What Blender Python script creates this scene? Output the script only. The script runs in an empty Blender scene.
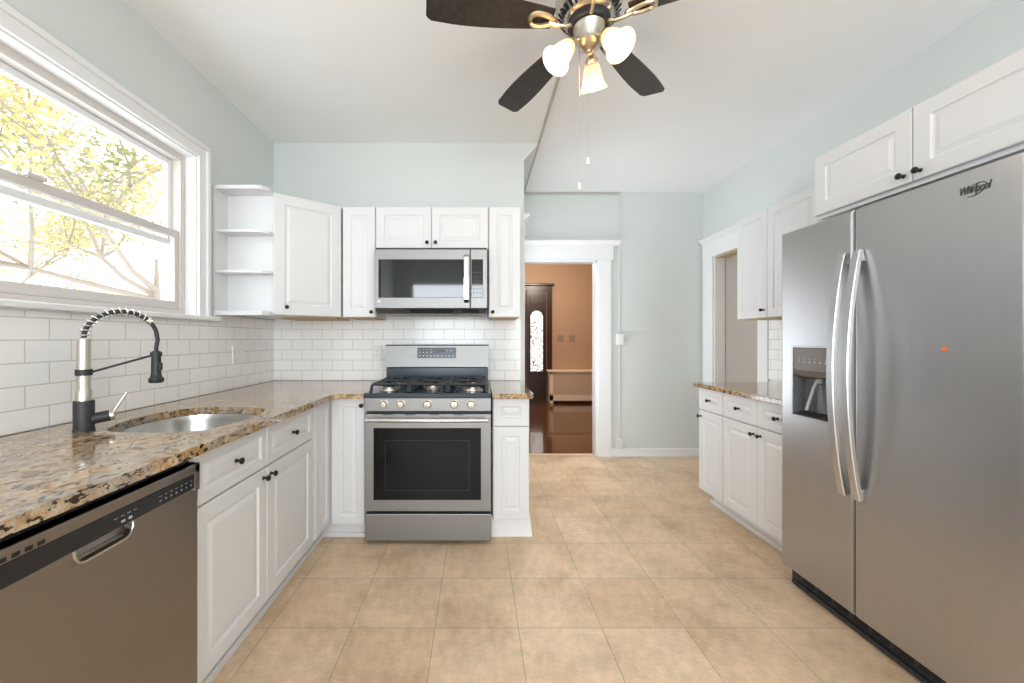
import bpy, bmesh, math, random
from mathutils import Vector, Matrix
S = bpy.context.scene
COL = S.collection
random.seed(7)

# ------------------------------------------------------------------ camera, world, lights, exposure
cd = bpy.data.cameras.new('camera'); cam = bpy.data.objects.new('camera', cd); COL.objects.link(cam)
cam.location = (0, 0, 1.24); cam.rotation_euler = (math.radians(90), 0, 0)
cd.sensor_width = 36; cd.lens = 395 / 1024 * 36
cd.shift_x = 35 / 1024; cd.shift_y = -2.5 / 1024; cd.clip_start = .02
S.camera = cam
S.view_settings.view_transform = 'Standard'; S.view_settings.look = 'None'
S.view_settings.gamma = 1; S.view_settings.use_curve_mapping = False
S.view_settings.exposure = 1.76
try:
    S.cycles.use_denoising = True
    S.cycles.max_bounces = 12; S.cycles.diffuse_bounces = 7; S.cycles.glossy_bounces = 5
    S.cycles.transparent_max_bounces = 12
    S.cycles.sample_clamp_indirect = 6; S.cycles.caustics_reflective = False; S.cycles.caustics_refractive = False
except Exception: pass

W = bpy.data.worlds.new('sky'); S.world = W; W.use_nodes = True
bg = W.node_tree.nodes['Background']; bg.inputs[0].default_value = (.90, .96, 1, 1); bg.inputs[1].default_value = 1.15

def area(name, loc, rot, sx, sy, power, color=(1, 1, 1), spread=180):
    l = bpy.data.lights.new(name, 'AREA'); l.shape = 'RECTANGLE'; l.size = sx; l.size_y = sy
    l.energy = power; l.color = color; l.spread = math.radians(spread)
    o = bpy.data.objects.new(name, l); COL.objects.link(o); o.location = loc; o.rotation_euler = [math.radians(a) for a in rot]
    return o
def point(name, loc, power, color, r=.03):
    l = bpy.data.lights.new(name, 'POINT'); l.energy = power; l.color = color; l.shadow_soft_size = r
    o = bpy.data.objects.new(name, l); COL.objects.link(o); o.location = loc
    return o
# added fill lights at the rear windows and side doorway, and unseen hall lights
area('fill_rear_left', (-.55, -2.42, 1.5), (90, 0, 0), 1.5, 1.7, 16, (.86, .93, 1), 160)  # added frontal fill, set in the left rear opening
area('fill_rear_right', (1.45, -2.42, 1.5), (90, 0, 0), 1.3, 1.7, 13.5, (.86, .93, 1), 160)  # added frontal fill, set in the right rear opening
area('fill_side_doorway', (.20, 3.675, 1.25), (0, -116, 0), 1.5, .66, 5.6, (.78, .89, 1))  # added fill in the doorway, brightens the far end of the room
point('unseen_hall_light', (1.3, 6.2, 2.5), 17, (1, .86, .70), .12)  # two unseen lights without fixtures warm the hall
point('unseen_hall_light', (0.1, 6.8, 2.5), 7, (1, .92, .82), .12)

# ------------------------------------------------------------------ node helpers
def mat(name, color=(.8, .8, .8), rough=.5, metal=0., coat=0., spec=.5):
    m = bpy.data.materials.new(name); m.use_nodes = True
    b = m.node_tree.nodes['Principled BSDF']
    b.inputs['Base Color'].default_value = (*color, 1); b.inputs['Roughness'].default_value = rough
    b.inputs['Metallic'].default_value = metal; b.inputs['Coat Weight'].default_value = coat
    b.inputs['Specular IOR Level'].default_value = spec
    return m
class NT:
    def __init__(s, m): s.t = m.node_tree; s.b = s.t.nodes['Principled BSDF']
    def n(s, ty, **kw):
        x = s.t.nodes.new(ty)
        for k, v in kw.items():
            if k.startswith('i_'): x.inputs[k[2:].replace('_', ' ')].default_value = v
            else: setattr(x, k, v)
        return x
    def l(s, a, b): s.t.links.new(a, b)
    def ramp(s, stops, fac):
        r = s.n('ShaderNodeValToRGB'); e = r.color_ramp.elements
        while len(e) < len(stops): e.new(.5)
        for i, (p, c) in enumerate(stops): e[i].position = p; e[i].color = (*c, 1)
        s.l(fac, r.inputs[0]); return r.outputs[0]
    def pos(s): return s.n('ShaderNodeNewGeometry').outputs['Position']
    def mapped(s, vec, loc=(0, 0, 0), rot=(0, 0, 0), scale=(1, 1, 1)):
        m = s.n('ShaderNodeMapping'); m.inputs['Location'].default_value = loc
        m.inputs['Rotation'].default_value = rot; m.inputs['Scale'].default_value = scale
        s.l(vec, m.inputs['Vector']); return m.outputs[0]
    def noise(s, vec, scale, detail=3, rough=.55):
        x = s.n('ShaderNodeTexNoise'); x.inputs['Scale'].default_value = scale
        x.inputs['Detail'].default_value = detail; x.inputs['Roughness'].default_value = rough
        s.l(vec, x.inputs['Vector']); return x.outputs['Fac']
    def mix(s, fac, a, b, mode='MIX'):
        x = s.n('ShaderNodeMix', data_type='RGBA', blend_type=mode)
        for v, k in ((fac, 0), (a, 6), (b, 7)):
            if hasattr(v, 'links'): s.l(v, x.inputs[k])
            elif k == 0: x.inputs[0].default_value = v
            else: x.inputs[k].default_value = (*v, 1)
        return x.outputs[2]
    def bump(s, h, strength=.2, dist=.01):
        x = s.n('ShaderNodeBump'); x.inputs['Strength'].default_value = strength; x.inputs['Distance'].default_value = dist
        s.l(h, x.inputs['Height']); s.l(x.outputs[0], s.b.inputs['Normal'])
    def swiz(s, order):
        sp = s.n('ShaderNodeSeparateXYZ'); s.l(s.pos(), sp.inputs[0]); c = s.n('ShaderNodeCombineXYZ')
        for i, k in enumerate(order): s.l(sp.outputs[k], c.inputs[i])
        return c.outputs[0]

def paint(name, c, rough=.55, var=.03):
    m = mat(name, c, rough); t = NT(m)
    n = t.noise(t.pos(), 1.7, 2)
    t.l(t.ramp([(0, tuple(x * (1 - var) for x in c)), (1, tuple(min(1, x * (1 + var)) for x in c))], n), t.b.inputs['Base Color'])
    t.bump(t.noise(t.pos(), 260, 2), .04, .002)
    return m

M = {}
M['wall'] = paint('wall_paint_pale_aqua', (.645, .675, .655))
M['ceiling'] = paint('ceiling_white', (.87, .87, .87), .7)
M['trim'] = mat('white_trim_paint', (.80, .80, .80), .38)
M['cab'] = mat('white_cabinet_foil', (.70, .70, .705), .38)
M['underwood'] = mat('raw_birch_underside', (.52, .38, .22), .6)
M['peach'] = paint('hall_peach_paint', (.47, .305, .195), .6)
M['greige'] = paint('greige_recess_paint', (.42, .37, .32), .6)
M['black'] = mat('black_enamel', (.012, .013, .015), .25)
M['blackm'] = mat('black_matte', (.02, .021, .023), .5)
M['iron'] = mat('cast_iron', (.022, .024, .028), .45)
M['bronze'] = mat('dark_bronze', (.02, .017, .015), .3, .6)
M['navy'] = mat('blue_black_enamel', (.035, .05, .065), .2)
M['chrome'] = mat('polished_metal', (.75, .74, .72), .14, 1)
M['nickel'] = mat('brushed_nickel', (.62, .57, .50), .28, 1)
M['brass'] = mat('warm_nickel', (.68, .57, .42), .25, 1)
M['plate'] = mat('white_plastic', (.80, .80, .77), .4)
M['beigeplate'] = mat('tan_plastic', (.33, .235, .155), .45)
M['gap'] = mat('dark_gap', (.01, .01, .01), .8)
M['vinyl'] = mat('window_vinyl', (.62, .58, .545), .4)
M['vinylw'] = mat('window_vinyl_white', (.82, .83, .84), .4)
M['race'] = mat('raceway_beige', (.47, .43, .37), .5)
M['espresso'] = mat('dark_entry_wood', (.035, .014, .009), .3)
M['orange'] = mat('orange_sticker', (.75, .16, .03), .5)
M['microkey'] = mat('faint_key_print', (.10, .105, .115), .4)
M['dimink'] = mat('dim_grey_print', (.20, .21, .23), .5)
M['ink'] = mat('grey_print', (.45, .47, .50), .5)
M['badge'] = mat('badge_metal', (.10, .10, .095), .35, .7)

def steel(name, base, rough, axis, amp=.07):
    m = mat(name, base, rough, 1); t = NT(m)
    sc = {'X': (3, 260, 260), 'Y': (260, 3, 260), 'Z': (260, 260, 3)}[axis]
    n = t.noise(t.mapped(t.pos(), scale=sc), 1, 3)
    r = t.n('ShaderNodeMapRange'); r.inputs[3].default_value = rough - amp; r.inputs[4].default_value = rough + amp
    t.l(n, r.inputs[0]); t.l(r.outputs[0], t.b.inputs['Roughness'])
    t.l(t.ramp([(.2, tuple(x * .96 for x in base)), (.8, tuple(min(1, x * 1.03) for x in base))], n), t.b.inputs['Base Color'])
    t.bump(n, .012, .001)
    return m
M['steel_h'] = steel('stainless_brushed_across', (.30, .296, .29), .47, 'X')
M['steel_hy'] = steel('stainless_brushed_level', (.32, .29, .26), .34, 'Y')
M['steel_v'] = steel('stainless_brushed_upright', (.49, .485, .485), .33, 'Z', .05)
M['steel_sink'] = mat('stainless_sink', (.60, .59, .57), .27, 1)

def granite():
    m = mat('granite', rough=.1, coat=.3); t = NT(m); p = t.pos()
    a = t.noise(p, 9, 4, .6); b = t.noise(p, 55, 4, .7); c = t.noise(t.mapped(p, (3, 1, 7)), 30, 5, .75)
    d = t.noise(t.mapped(p, (9, 4, 2), (0, 0, .6), (1, .45, 1)), 85, 3, .65)
    base = t.ramp([(.36, (.13, .062, .022)), (.46, (.40, .225, .08)), (.53, (.52, .36, .195)), (.66, (.60, .50, .39))], c)
    grey = t.ramp([(.42, (.42, .38, .33)), (.6, (.29, .26, .235))], b)
    col = t.mix(t.ramp([(.42, (0, 0, 0)), (.62, (.75, .75, .75))], a), base, grey)
    dark = t.ramp([(.40, (1, 1, 1)), (.44, (0, 0, 0))], d)
    col = t.mix(dark, col, (.025, .018, .014))
    gold = t.ramp([(.60, (0, 0, 0)), (.68, (.8, .8, .8))], b)
    col = t.mix(gold, col, (.40, .22, .06))
    t.l(col, t.b.inputs['Base Color']); t.bump(b, .03, .002)
    return m
M['granite'] = granite()

def subway(name, order, loc):
    m = mat(name, rough=.15); t = NT(m)
    br = t.n('ShaderNodeTexBrick'); br.offset = .5
    t.l(t.mapped(t.swiz(order), loc), br.inputs['Vector'])
    br.inputs['Scale'].default_value = 1; br.inputs['Brick Width'].default_value = .16; br.inputs['Row Height'].default_value = .081
    br.inputs['Mortar Size'].default_value = .0022; br.inputs['Mortar Smooth'].default_value = .2; br.inputs['Bias'].default_value = -.2
    br.inputs['Color1'].default_value = (.90, .89, .875, 1); br.inputs['Color2'].default_value = (.87, .86, .84, 1)
    br.inputs['Mortar'].default_value = (.60, .58, .55, 1)
    t.l(br.outputs['Color'], t.b.inputs['Base Color'])
    inv = t.n('ShaderNodeMath', operation='SUBTRACT'); inv.inputs[0].default_value = 1; t.l(br.outputs['Fac'], inv.inputs[1])
    t.bump(inv.outputs[0], .35, .003)
    return m
M['tile_back'] = subway('subway_tile_back', (0, 2, 1), (.02, -.912, 0))
M['tile_left'] = subway('subway_tile_left', (1, 2, 0), (.045, -.912, 0))
M['tile_right'] = subway('subway_tile_right', (1, 2, 0), (.0, -.912, 0))

def floor_tile():
    m = mat('floor_tile', rough=.42); t = NT(m)
    v = t.mapped(t.swiz((0, 1, 2)), (.18 + .3575 * 20, -1.695 + .352 * 20, 0))
    br = t.n('ShaderNodeTexBrick'); br.offset = 0; t.l(v, br.inputs['Vector'])
    br.inputs['Scale'].default_value = 1; br.inputs['Brick Width'].default_value = .3575; br.inputs['Row Height'].default_value = .352
    br.inputs['Mortar Size'].default_value = .0024; br.inputs['Mortar Smooth'].default_value = .3; br.inputs['Bias'].default_value = 0
    br.inputs['Color1'].default_value = (.63, .455, .295, 1); br.inputs['Color2'].default_value = (.71, .54, .375, 1)
    br.inputs['Mortar'].default_value = (.40, .33, .26, 1)
    a = t.noise(t.pos(), 3.2, 5, .65); b = t.noise(t.pos(), 26, 4, .7)
    cl = t.mix(.75, br.outputs['Color'], t.ramp([(.32, (.70, .63, .56)), (.5, (1, 1, 1)), (.68, (1.18, 1.17, 1.17))], a), 'MULTIPLY')
    cl = t.mix(.5, cl, t.ramp([(.35, (.78, .76, .74)), (.62, (1.12, 1.12, 1.1))], b), 'MULTIPLY')
    t.l(cl, t.b.inputs['Base Color'])
    inv = t.n('ShaderNodeMath', operation='SUBTRACT'); inv.inputs[0].default_value = 1; t.l(br.outputs['Fac'], inv.inputs[1])
    t.bump(inv.outputs[0], .25, .002)
    return m
M['floor'] = floor_tile()

def wood_floor():
    m = mat('hall_wood_floor', rough=.13, coat=.35); t = NT(m)
    br = t.n('ShaderNodeTexBrick'); br.offset = .37; t.l(t.swiz((0, 1, 2)), br.inputs['Vector'])
    br.inputs['Scale'].default_value = 1; br.inputs['Brick Width'].default_value = 1.1; br.inputs['Row Height'].default_value = .07
    br.inputs['Mortar Size'].default_value = .0015
    br.inputs['Color1'].default_value = (.10, .041, .015, 1); br.inputs['Color2'].default_value = (.15, .062, .022, 1)
    br.inputs['Mortar'].default_value = (.04, .015, .006, 1)
    g = t.noise(t.mapped(t.pos(), scale=(3, 60, 1)), 1, 3)
    t.l(t.mix(.5, br.outputs['Color'], t.ramp([(.3, (.7, .7, .7)), (.7, (1.2, 1.2, 1.2))], g), 'MULTIPLY'), t.b.inputs['Base Color'])
    t.bump(t.noise(t.pos(), 14, 2), .05, .004)
    return m
M['wood'] = wood_floor()

def blade_wood():
    m = mat('fan_blade_espresso', (.03, .024, .02), .42); t = NT(m)
    n = t.noise(t.mapped(t.pos(), scale=(40, 40, 8)), 1, 4)
    t.l(t.ramp([(.3, (.022, .017, .014)), (.7, (.045, .035, .028))], n), t.b.inputs['Base Color']); return m
M['blade'] = blade_wood()

def glass(name, tint=(1, 1, 1), refl=.08):
    m = bpy.data.materials.new(name); m.use_nodes = True; t = m.node_tree; t.nodes.clear()
    o = t.nodes.new('ShaderNodeOutputMaterial'); mx = t.nodes.new('ShaderNodeMixShader')
    a = t.nodes.new('ShaderNodeBsdfTransparent'); a.inputs[0].default_value = (*tint, 1)
    g = t.nodes.new('ShaderNodeBsdfGlossy'); g.inputs['Roughness'].default_value = .02
    mx.inputs[0].default_value = .04
    t.links.new(a.outputs[0], mx.inputs[1]); t.links.new(g.outputs[0], mx.inputs[2])
    t.links.new(mx.outputs[0], o.inputs[0]); return m
M['glass'] = glass('window_glass')
M['ovenglass'] = mat('dark_oven_glass', (.009, .0095, .0105), .06, 0, 0, .2)
M['microglass'] = mat('dark_microwave_glass', (.02, .022, .024), .05, .1, .2, .7)

def emis(name, c, s):
    m = bpy.data.materials.new(name); m.use_nodes = True; b = m.node_tree.nodes['Principled BSDF']
    b.inputs['Base Color'].default_value = (*c, 1); b.inputs['Emission Color'].default_value = (*c, 1); b.inputs['Emission Strength'].default_value = s
    return m
M['bulb'] = emis('bulb_glow', (1, .80, .52), 6)
def shade_mat():
    m = bpy.data.materials.new('frosted_glass_shade'); m.use_nodes = True; t = m.node_tree; t.nodes.clear()
    o = t.nodes.new('ShaderNodeOutputMaterial'); ad = t.nodes.new('ShaderNodeAddShader'); mx = t.nodes.new('ShaderNodeMixShader')
    tr = t.nodes.new('ShaderNodeBsdfTranslucent'); tr.inputs[0].default_value = (.62, .46, .28, 1)
    di = t.nodes.new('ShaderNodeBsdfDiffuse'); di.inputs[0].default_value = (.75, .66, .52, 1)
    em = t.nodes.new('ShaderNodeEmission'); em.inputs[0].default_value = (1, .80, .50, 1); em.inputs[1].default_value = .10
    mx.inputs[0].default_value = .4
    t.links.new(tr.outputs[0], mx.inputs[1]); t.links.new(di.outputs[0], mx.inputs[2])
    t.links.new(mx.outputs[0], ad.inputs[0]); t.links.new(em.outputs[0], ad.inputs[1]); t.links.new(ad.outputs[0], o.inputs[0]); return m
M['shade'] = shade_mat()
def leaded():
    m = emis('leaded_door_glass', (.9, .92, .95), .25); t = NT(m)  # emission stands in for daylight behind the glass
    v = t.n('ShaderNodeTexVoronoi', feature='DISTANCE_TO_EDGE'); v.inputs['Scale'].default_value = 17; t.l(t.mapped(t.pos(), scale=(1.3, 1, .8)), v.inputs['Vector'])
    k = t.ramp([(.035, (.10, .10, .11)), (.07, (.92, .94, .97))], v.outputs['Distance'])
    t.l(k, t.b.inputs['Emission Color']); t.l(k, t.b.inputs['Base Color']); return m
M['leaded'] = leaded()
def mesh_panel():
    m = mat('radiator_grille', (.45, .33, .22), .5); t = NT(m)
    c = t.n('ShaderNodeTexChecker'); c.inputs['Scale'].default_value = 70; t.l(t.pos(), c.inputs['Vector'])
    c.inputs['Color1'].default_value = (.66, .50, .37, 1); c.inputs['Color2'].default_value = (.52, .39, .28, 1)
    t.l(c.outputs[0], t.b.inputs['Base Color']); return m
M['grille'] = mesh_panel()
M['radpaint'] = mat('radiator_cover_paint', (.86, .72, .58), .45)
def leaf_mat():
    m = bpy.data.materials.new('autumn_leaf'); m.use_nodes = True; t = m.node_tree; b = t.nodes['Principled BSDF']
    g = t.nodes.new('ShaderNodeTexNoise'); g.inputs['Scale'].default_value = 1.3
    p = t.nodes.new('ShaderNodeNewGeometry'); t.links.new(p.outputs['Position'], g.inputs['Vector'])
    r = t.nodes.new('ShaderNodeValToRGB'); e = r.color_ramp.elements
    e[0].position = .36; e[0].color = (.26, .28, .15, 1); e[1].position = .56; e[1].color = (.55, .46, .20, 1)
    t.links.new(g.outputs[0], r.inputs[0]); t.links.new(r.outputs[0], b.inputs['Base Color']); b.inputs['Roughness'].default_value = .6
    tr = t.nodes.new('ShaderNodeBsdfTranslucent'); t.links.new(r.outputs[0], tr.inputs[0])
    mx = t.nodes.new('ShaderNodeMixShader'); mx.inputs[0].default_value = .5
    t.links.new(b.outputs[0], mx.inputs[1]); t.links.new(tr.outputs[0], mx.inputs[2])
    t.links.new(mx.outputs[0], t.nodes['Material Output'].inputs[0]); return m
M['leaf'] = leaf_mat()
M['bark'] = mat('grey_bark', (.30, .25, .21), .8)

# ------------------------------------------------------------------ mesh helpers
def bm_(): return bmesh.new()
def box(bm, x0, x1, y0, y1, z0, z1, bev=0.):
    r = bmesh.ops.create_cube(bm, size=1)
    for v in r['verts']:
        v.co = Vector(((x0 + x1) / 2 + v.co.x * (x1 - x0), (y0 + y1) / 2 + v.co.y * (y1 - y0), (z0 + z1) / 2 + v.co.z * (z1 - z0)))
    if bev:
        es = list({e for v in r['verts'] for e in v.link_edges})
        bmesh.ops.bevel(bm, geom=es, offset=bev, segments=2, affect='EDGES', profile=.5)
    return bm
def basis(d):
    d = Vector(d).normalized(); a = Vector((0, 0, 1)) if abs(d.z) < .9 else Vector((1, 0, 0))
    u = a.cross(d).normalized(); return u, d.cross(u), d
def lathe(bm, prof, o, d, seg=24, caps=True):
    """prof: list of (radius, distance along d)"""
    u, v, d = basis(d); o = Vector(o); rings = []
    for r, h in prof:
        if r < 1e-5: rings.append([bm.verts.new(o + d * h)])
        else: rings.append([bm.verts.new(o + d * h + (u * math.cos(2 * math.pi * i / seg) + v * math.sin(2 * math.pi * i / seg)) * r) for i in range(seg)])
    for a, b in zip(rings, rings[1:]):
        for i in range(seg):
            j = (i + 1) % seg
            if len(a) == 1 and len(b) == 1: continue
            if len(a) == 1: bm.faces.new((a[0], b[j], b[i]))
            elif len(b) == 1: bm.faces.new((a[i], a[j], b[0]))
            else: bm.faces.new((a[i], a[j], b[j], b[i]))
    if caps:
        if len(rings[0]) > 1: bm.faces.new(rings[0])
        if len(rings[-1]) > 1: bm.faces.new(rings[-1])
    return bm
def cyl(bm, a, b, r, seg=16, r2=None):
    a = Vector(a); b = Vector(b); return lathe(bm, [(r, 0), (r2 or r, (b - a).length)], a, b - a, seg)
def tube(bm, pts, rad, seg=10, closed=False):
    pts = [Vector(p) for p in pts]; n = len(pts); rings = []; u = None
    for i, p in enumerate(pts):
        t = (pts[(i + 1) % n] - pts[i - 1]) if closed else (pts[min(i + 1, n - 1)] - pts[max(i - 1, 0)])
        t.normalize()
        if u is None: u = basis(t)[0]
        u = (u - t * u.dot(t)).normalized(); v = t.cross(u)
        r = rad[i] if isinstance(rad, (list, tuple)) else rad
        rings.append([bm.verts.new(p + (u * math.cos(2 * math.pi * k / seg) + v * math.sin(2 * math.pi * k / seg)) * r) for k in range(seg)])
    for i in range(n if closed else n - 1):
        a, b = rings[i], rings[(i + 1) % n]
        for k in range(seg): bm.faces.new((a[k], a[(k + 1) % seg], b[(k + 1) % seg], b[k]))
    if not closed: bm.faces.new(rings[0]); bm.faces.new(rings[-1])
    return bm
def strip(bm, pts, w, t, side):
    """flat bar of width w (along side) and thickness t swept along pts"""
    pts = [Vector(p) for p in pts]; side = Vector(side).normalized(); rings = []
    for i, p in enumerate(pts):
        d = (pts[min(i + 1, len(pts) - 1)] - pts[max(i - 1, 0)]).normalized(); n = d.cross(side).normalized()
        rings.append([bm.verts.new(p + side * (w / 2 * a) + n * (t / 2 * b)) for a, b in ((-1, -1), (-1, .6), (-.86, 1), (.86, 1), (1, .6), (1, -1))])
    for a, b in zip(rings, rings[1:]):
        for k in range(6): bm.faces.new((a[k], a[(k + 1) % 6], b[(k + 1) % 6], b[k]))
    bm.faces.new(rings[0]); bm.faces.new(rings[-1]); return bm
def prism(bm, pts, ext):
    ext = Vector(ext); a = [bm.verts.new(Vector(p)) for p in pts]; b = [bm.verts.new(Vector(p) + ext) for p in pts]
    bm.faces.new(a); bm.faces.new(b)
    for i in range(len(a)): j = (i + 1) % len(a); bm.faces.new((a[i], a[j], b[j], b[i]))
    return bm
def wloc(o):
    v = Vector((0, 0, 0))
    while o: v += o.location; o = o.parent
    return v
def obj(name, bm, m, parent=None, smooth=False):
    bmesh.ops.recalc_face_normals(bm, faces=bm.faces)
    if parent: bmesh.ops.translate(bm, verts=bm.verts, vec=-wloc(parent))
    me = bpy.data.meshes.new(name); bm.to_mesh(me); bm.free()
    ms = m if isinstance(m, (list, tuple)) else [m]
    for x in ms: me.materials.append(M[x] if isinstance(x, str) else x)
    if smooth:
        for p in me.polygons: p.use_smooth = True
        try: me.set_sharp_from_angle(angle=math.radians(40))
        except Exception: pass
    o = bpy.data.objects.new(name, me); COL.objects.link(o); o.parent = parent
    return o
def thing(name, label, cat, loc, group=None):
    o = bpy.data.objects.new(name, None); COL.objects.link(o); o.location = loc; o.empty_display_size = .1
    o['label'] = label; o['category'] = cat
    if group: o['group'] = group
    return o
def tag(o, label, cat, group=None):
    o['label'] = label; o['category'] = cat
    if group: o['group'] = group
    return o
def struct(name, bm, m, parent=None, smooth=False, label=None, cat=None):
    o = obj(name, bm, m, parent, smooth)
    if not parent:
        o['kind'] = 'structure'
        if label: o['label'] = label
        if cat: o['category'] = cat
    return o
def marks(name, boxes, m, parent):
    for b in boxes:
        k = bm_(); box(k, *b); obj(name, k, m, parent)
X, Y, Z = Vector((1, 0, 0)), Vector((0, 1, 0)), Vector((0, 0, 1))

def panel(name, O, U, N, w, h, parent, fr=.05, t=.02, m='cab'):
    """raised-panel front: O = lower corner on the back plane, U along the width, N outward"""
    O, U, N = Vector(O), Vector(U), Vector(N); bm = bm_()
    fr = min(fr, w * .27, h * .3)
    loops = [(0, 0), (0, t - .003), (.003, t), (fr, t), (fr + .004, t - .006), (fr + .010, t - .008), (fr + .030, t - .0015)]
    loops = [(i, d) for i, d in loops if i < min(w, h) / 2 - .004]
    rs = []
    for i, d in loops:
        rs.append([bm.verts.new(O + U * u + Z * v + N * d) for u, v in ((i, i), (w - i, i), (w - i, h - i), (i, h - i))])
    for a, b in zip(rs, rs[1:]):
        for k in range(4): bm.faces.new((a[k], a[(k + 1) % 4], b[(k + 1) % 4], b[k]))
    bm.faces.new(rs[0]); bm.faces.new(rs[-1])
    return obj(name, bm, m, parent)
def knob(p, N, parent):
    bm = bm_()
    lathe(bm, [(.008, 0), (.0075, .004), (.005, .007), (.0048, .014), (.0105, .018), (.0128, .022), (.0122, .026), (.0085, .0295), (0, .031)], p, N, 16)
    return obj('knob', bm, 'bronze', parent, True)

# ================================================================== SETTING
H = 2.79
WL, WR, WB, WF = -1.61, 2.39, 3.127, 4.18      # left wall, right wall, wall behind the range, far wall
bm = bm_(); box(bm, WL - .2, WR + .35, -2.45, WF + .06, -.06, 0); struct('floor', bm, 'floor')
bm = bm_(); box(bm, -1.2, 3.4, WF + .06, 8.0, -.06, -.002); struct('floor_hall', bm, 'wood')
bm = bm_(); box(bm, WL - .2, WR + .35, -2.45, WF + .12, H, H + .08); struct('ceiling', bm, 'ceiling')
bm = bm_(); box(bm, -1.2, 3.4, WF + .12, 8.0, H + .02, H + .1); struct('ceiling_hall', bm, 'ceiling')
# left wall with the window opening
wy0, wy1, wz0, wz1 = .72, 2.268, 1.37, 2.288
bm = bm_()
box(bm, WL - .17, WL, -2.45, wy0, 0, H); box(bm, WL - .17, WL, wy1, WB + .12, 0, H)
box(bm, WL - .17, WL, wy0, wy1, 0, wz0); box(bm, WL - .17, WL, wy0, wy1, wz1, H)
struct('wall_left', bm, 'wall')
# wall behind the range
bm = bm_(); box(bm, WL, .372, WB, WB + .12, 0, H); struct('wall_back', bm, 'wall')
# short side wall that returns to the far wall, with its doorway
dy0, dy1, dz = 3.33, 4.02, 2.08
bm = bm_()
box(bm, .252, .372, WB + .12, dy0, 0, H); box(bm, .252, .372, dy1, WF, 0, H); box(bm, .252, .372, dy0, dy1, dz, H)
struct('wall_side', bm, 'wall')
bm = bm_(); prism(bm, [(.372, WB, 2.655), (.372, WB, H), (.492, WB, H)], (0, WF - WB, 0)); struct('trim_1', bm, 'wall')
bm = bm_(); box(bm, .252, .372, dy0, dy0 + .012, 0, dz, .001); box(bm, .252, .372, dy1 - .012, dy1, 0, dz, .001); box(bm, .252, .372, dy0, dy1, dz - .012, dz, .001); struct('trim_8', bm, 'trim')
def casing_profile_side(bm):
    x0 = .373
    box(bm, x0, x0 + .018, dy0 - .105, dy0, 0, dz, .003); box(bm, x0, x0 + .018, dy1, dy1 + .105, 0, dz, .003)
    box(bm, x0, x0 + .030, dy0 - .112, dy1 + .112, 0, .15, .003) if False else None
    for a in (dy0 - .11, dy1 + .002): box(bm, x0, x0 + .026, a, a + .108, 0, .16, .003)
    box(bm, x0, x0 + .030, dy0 - .115, dy1 + .115, dz, dz + .016, .004)
    box(bm, x0, x0 + .020, dy0 - .108, dy1 + .108, dz + .016, dz + .125, .002)
    prism(bm, [(x0, dy0 - .112, dz + .125), (x0 + .024, dy0 - .112, dz + .125), (x0 + .062, dy0 - .15, dz + .172), (x0, dy0 - .15, dz + .172)], (0, 0, 0.0001)) if False else None
    p = [(x0, dz + .125), (x0 + .022, dz + .125), (x0 + .028, dz + .14), (x0 + .058, dz + .165), (x0 + .058, dz + .178), (x0, dz + .178)]
    prism(bm, [(a, dy0 - .13, b) for a, b in p], (0, dy1 - dy0 + .255, 0))
bm = bm_(); casing_profile_side(bm); struct('trim_2', bm, 'trim')
# far wall with the doorway to the hall
ox0, ox1, oz = .48, 1.272, 2.072
bm = bm_()
box(bm, .252, ox0, WF, WF + .12, 0, H); box(bm, ox1, WR + .35, WF, WF + .12, 0, H); box(bm, ox0, ox1, WF, WF + .12, oz, H)
struct('wall_far', bm, 'wall')
bm = bm_()
yb = WF - .001
box(bm, ox1 - .0, ox1 + .145, yb - .022, yb, 0, oz, .003); box(bm, ox1 + .008, ox1 + .137, yb - .027, yb - .02, .0, oz, .002)
box(bm, ox0 - .105, ox0, yb - .022, yb, 0, oz, .003)
box(bm, ox0 - .105, ox1 + .165, yb - .026, yb, oz, oz + .15, .003)
p = [(yb, oz + .15), (yb - .028, oz + .15), (yb - .034, oz + .165), (yb - .062, oz + .19), (yb - .062, oz + .202), (yb, oz + .202)]
prism(bm, [(ox0 - .105, a, b) for a, b in p], (ox1 + .23 - ox0 + .105, 0, 0))
box(bm, ox1 - .016, ox1, WF - .001, WF + .125, 0, oz, .001); box(bm, ox0, ox0 + .016, WF - .001, WF + .125, 0, oz, .001)
box(bm, ox0, ox1, WF - .001, WF + .125, oz - .016, oz, .001)
struct('trim_3', bm, 'trim')
bm = bm_(); box(bm, ox0 + .016, ox1 - .016, WF + .045, WF + .075, 0, .006, .002); struct('trim_4', bm, 'radpaint')
bm = bm_()
box(bm, ox1 + .146, WR, yb - .014, yb, 0, .085, .003); box(bm, ox1 + .146, WR, yb - .024, yb - .013, 0, .02, .004)
struct('baseboard_far', bm, 'trim')
bm = bm_(); box(bm, ox1 + .15, WR - .001, yb - .003, yb, 1.31, 1.317, .001); struct('trim_5', bm, 'wall')
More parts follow.
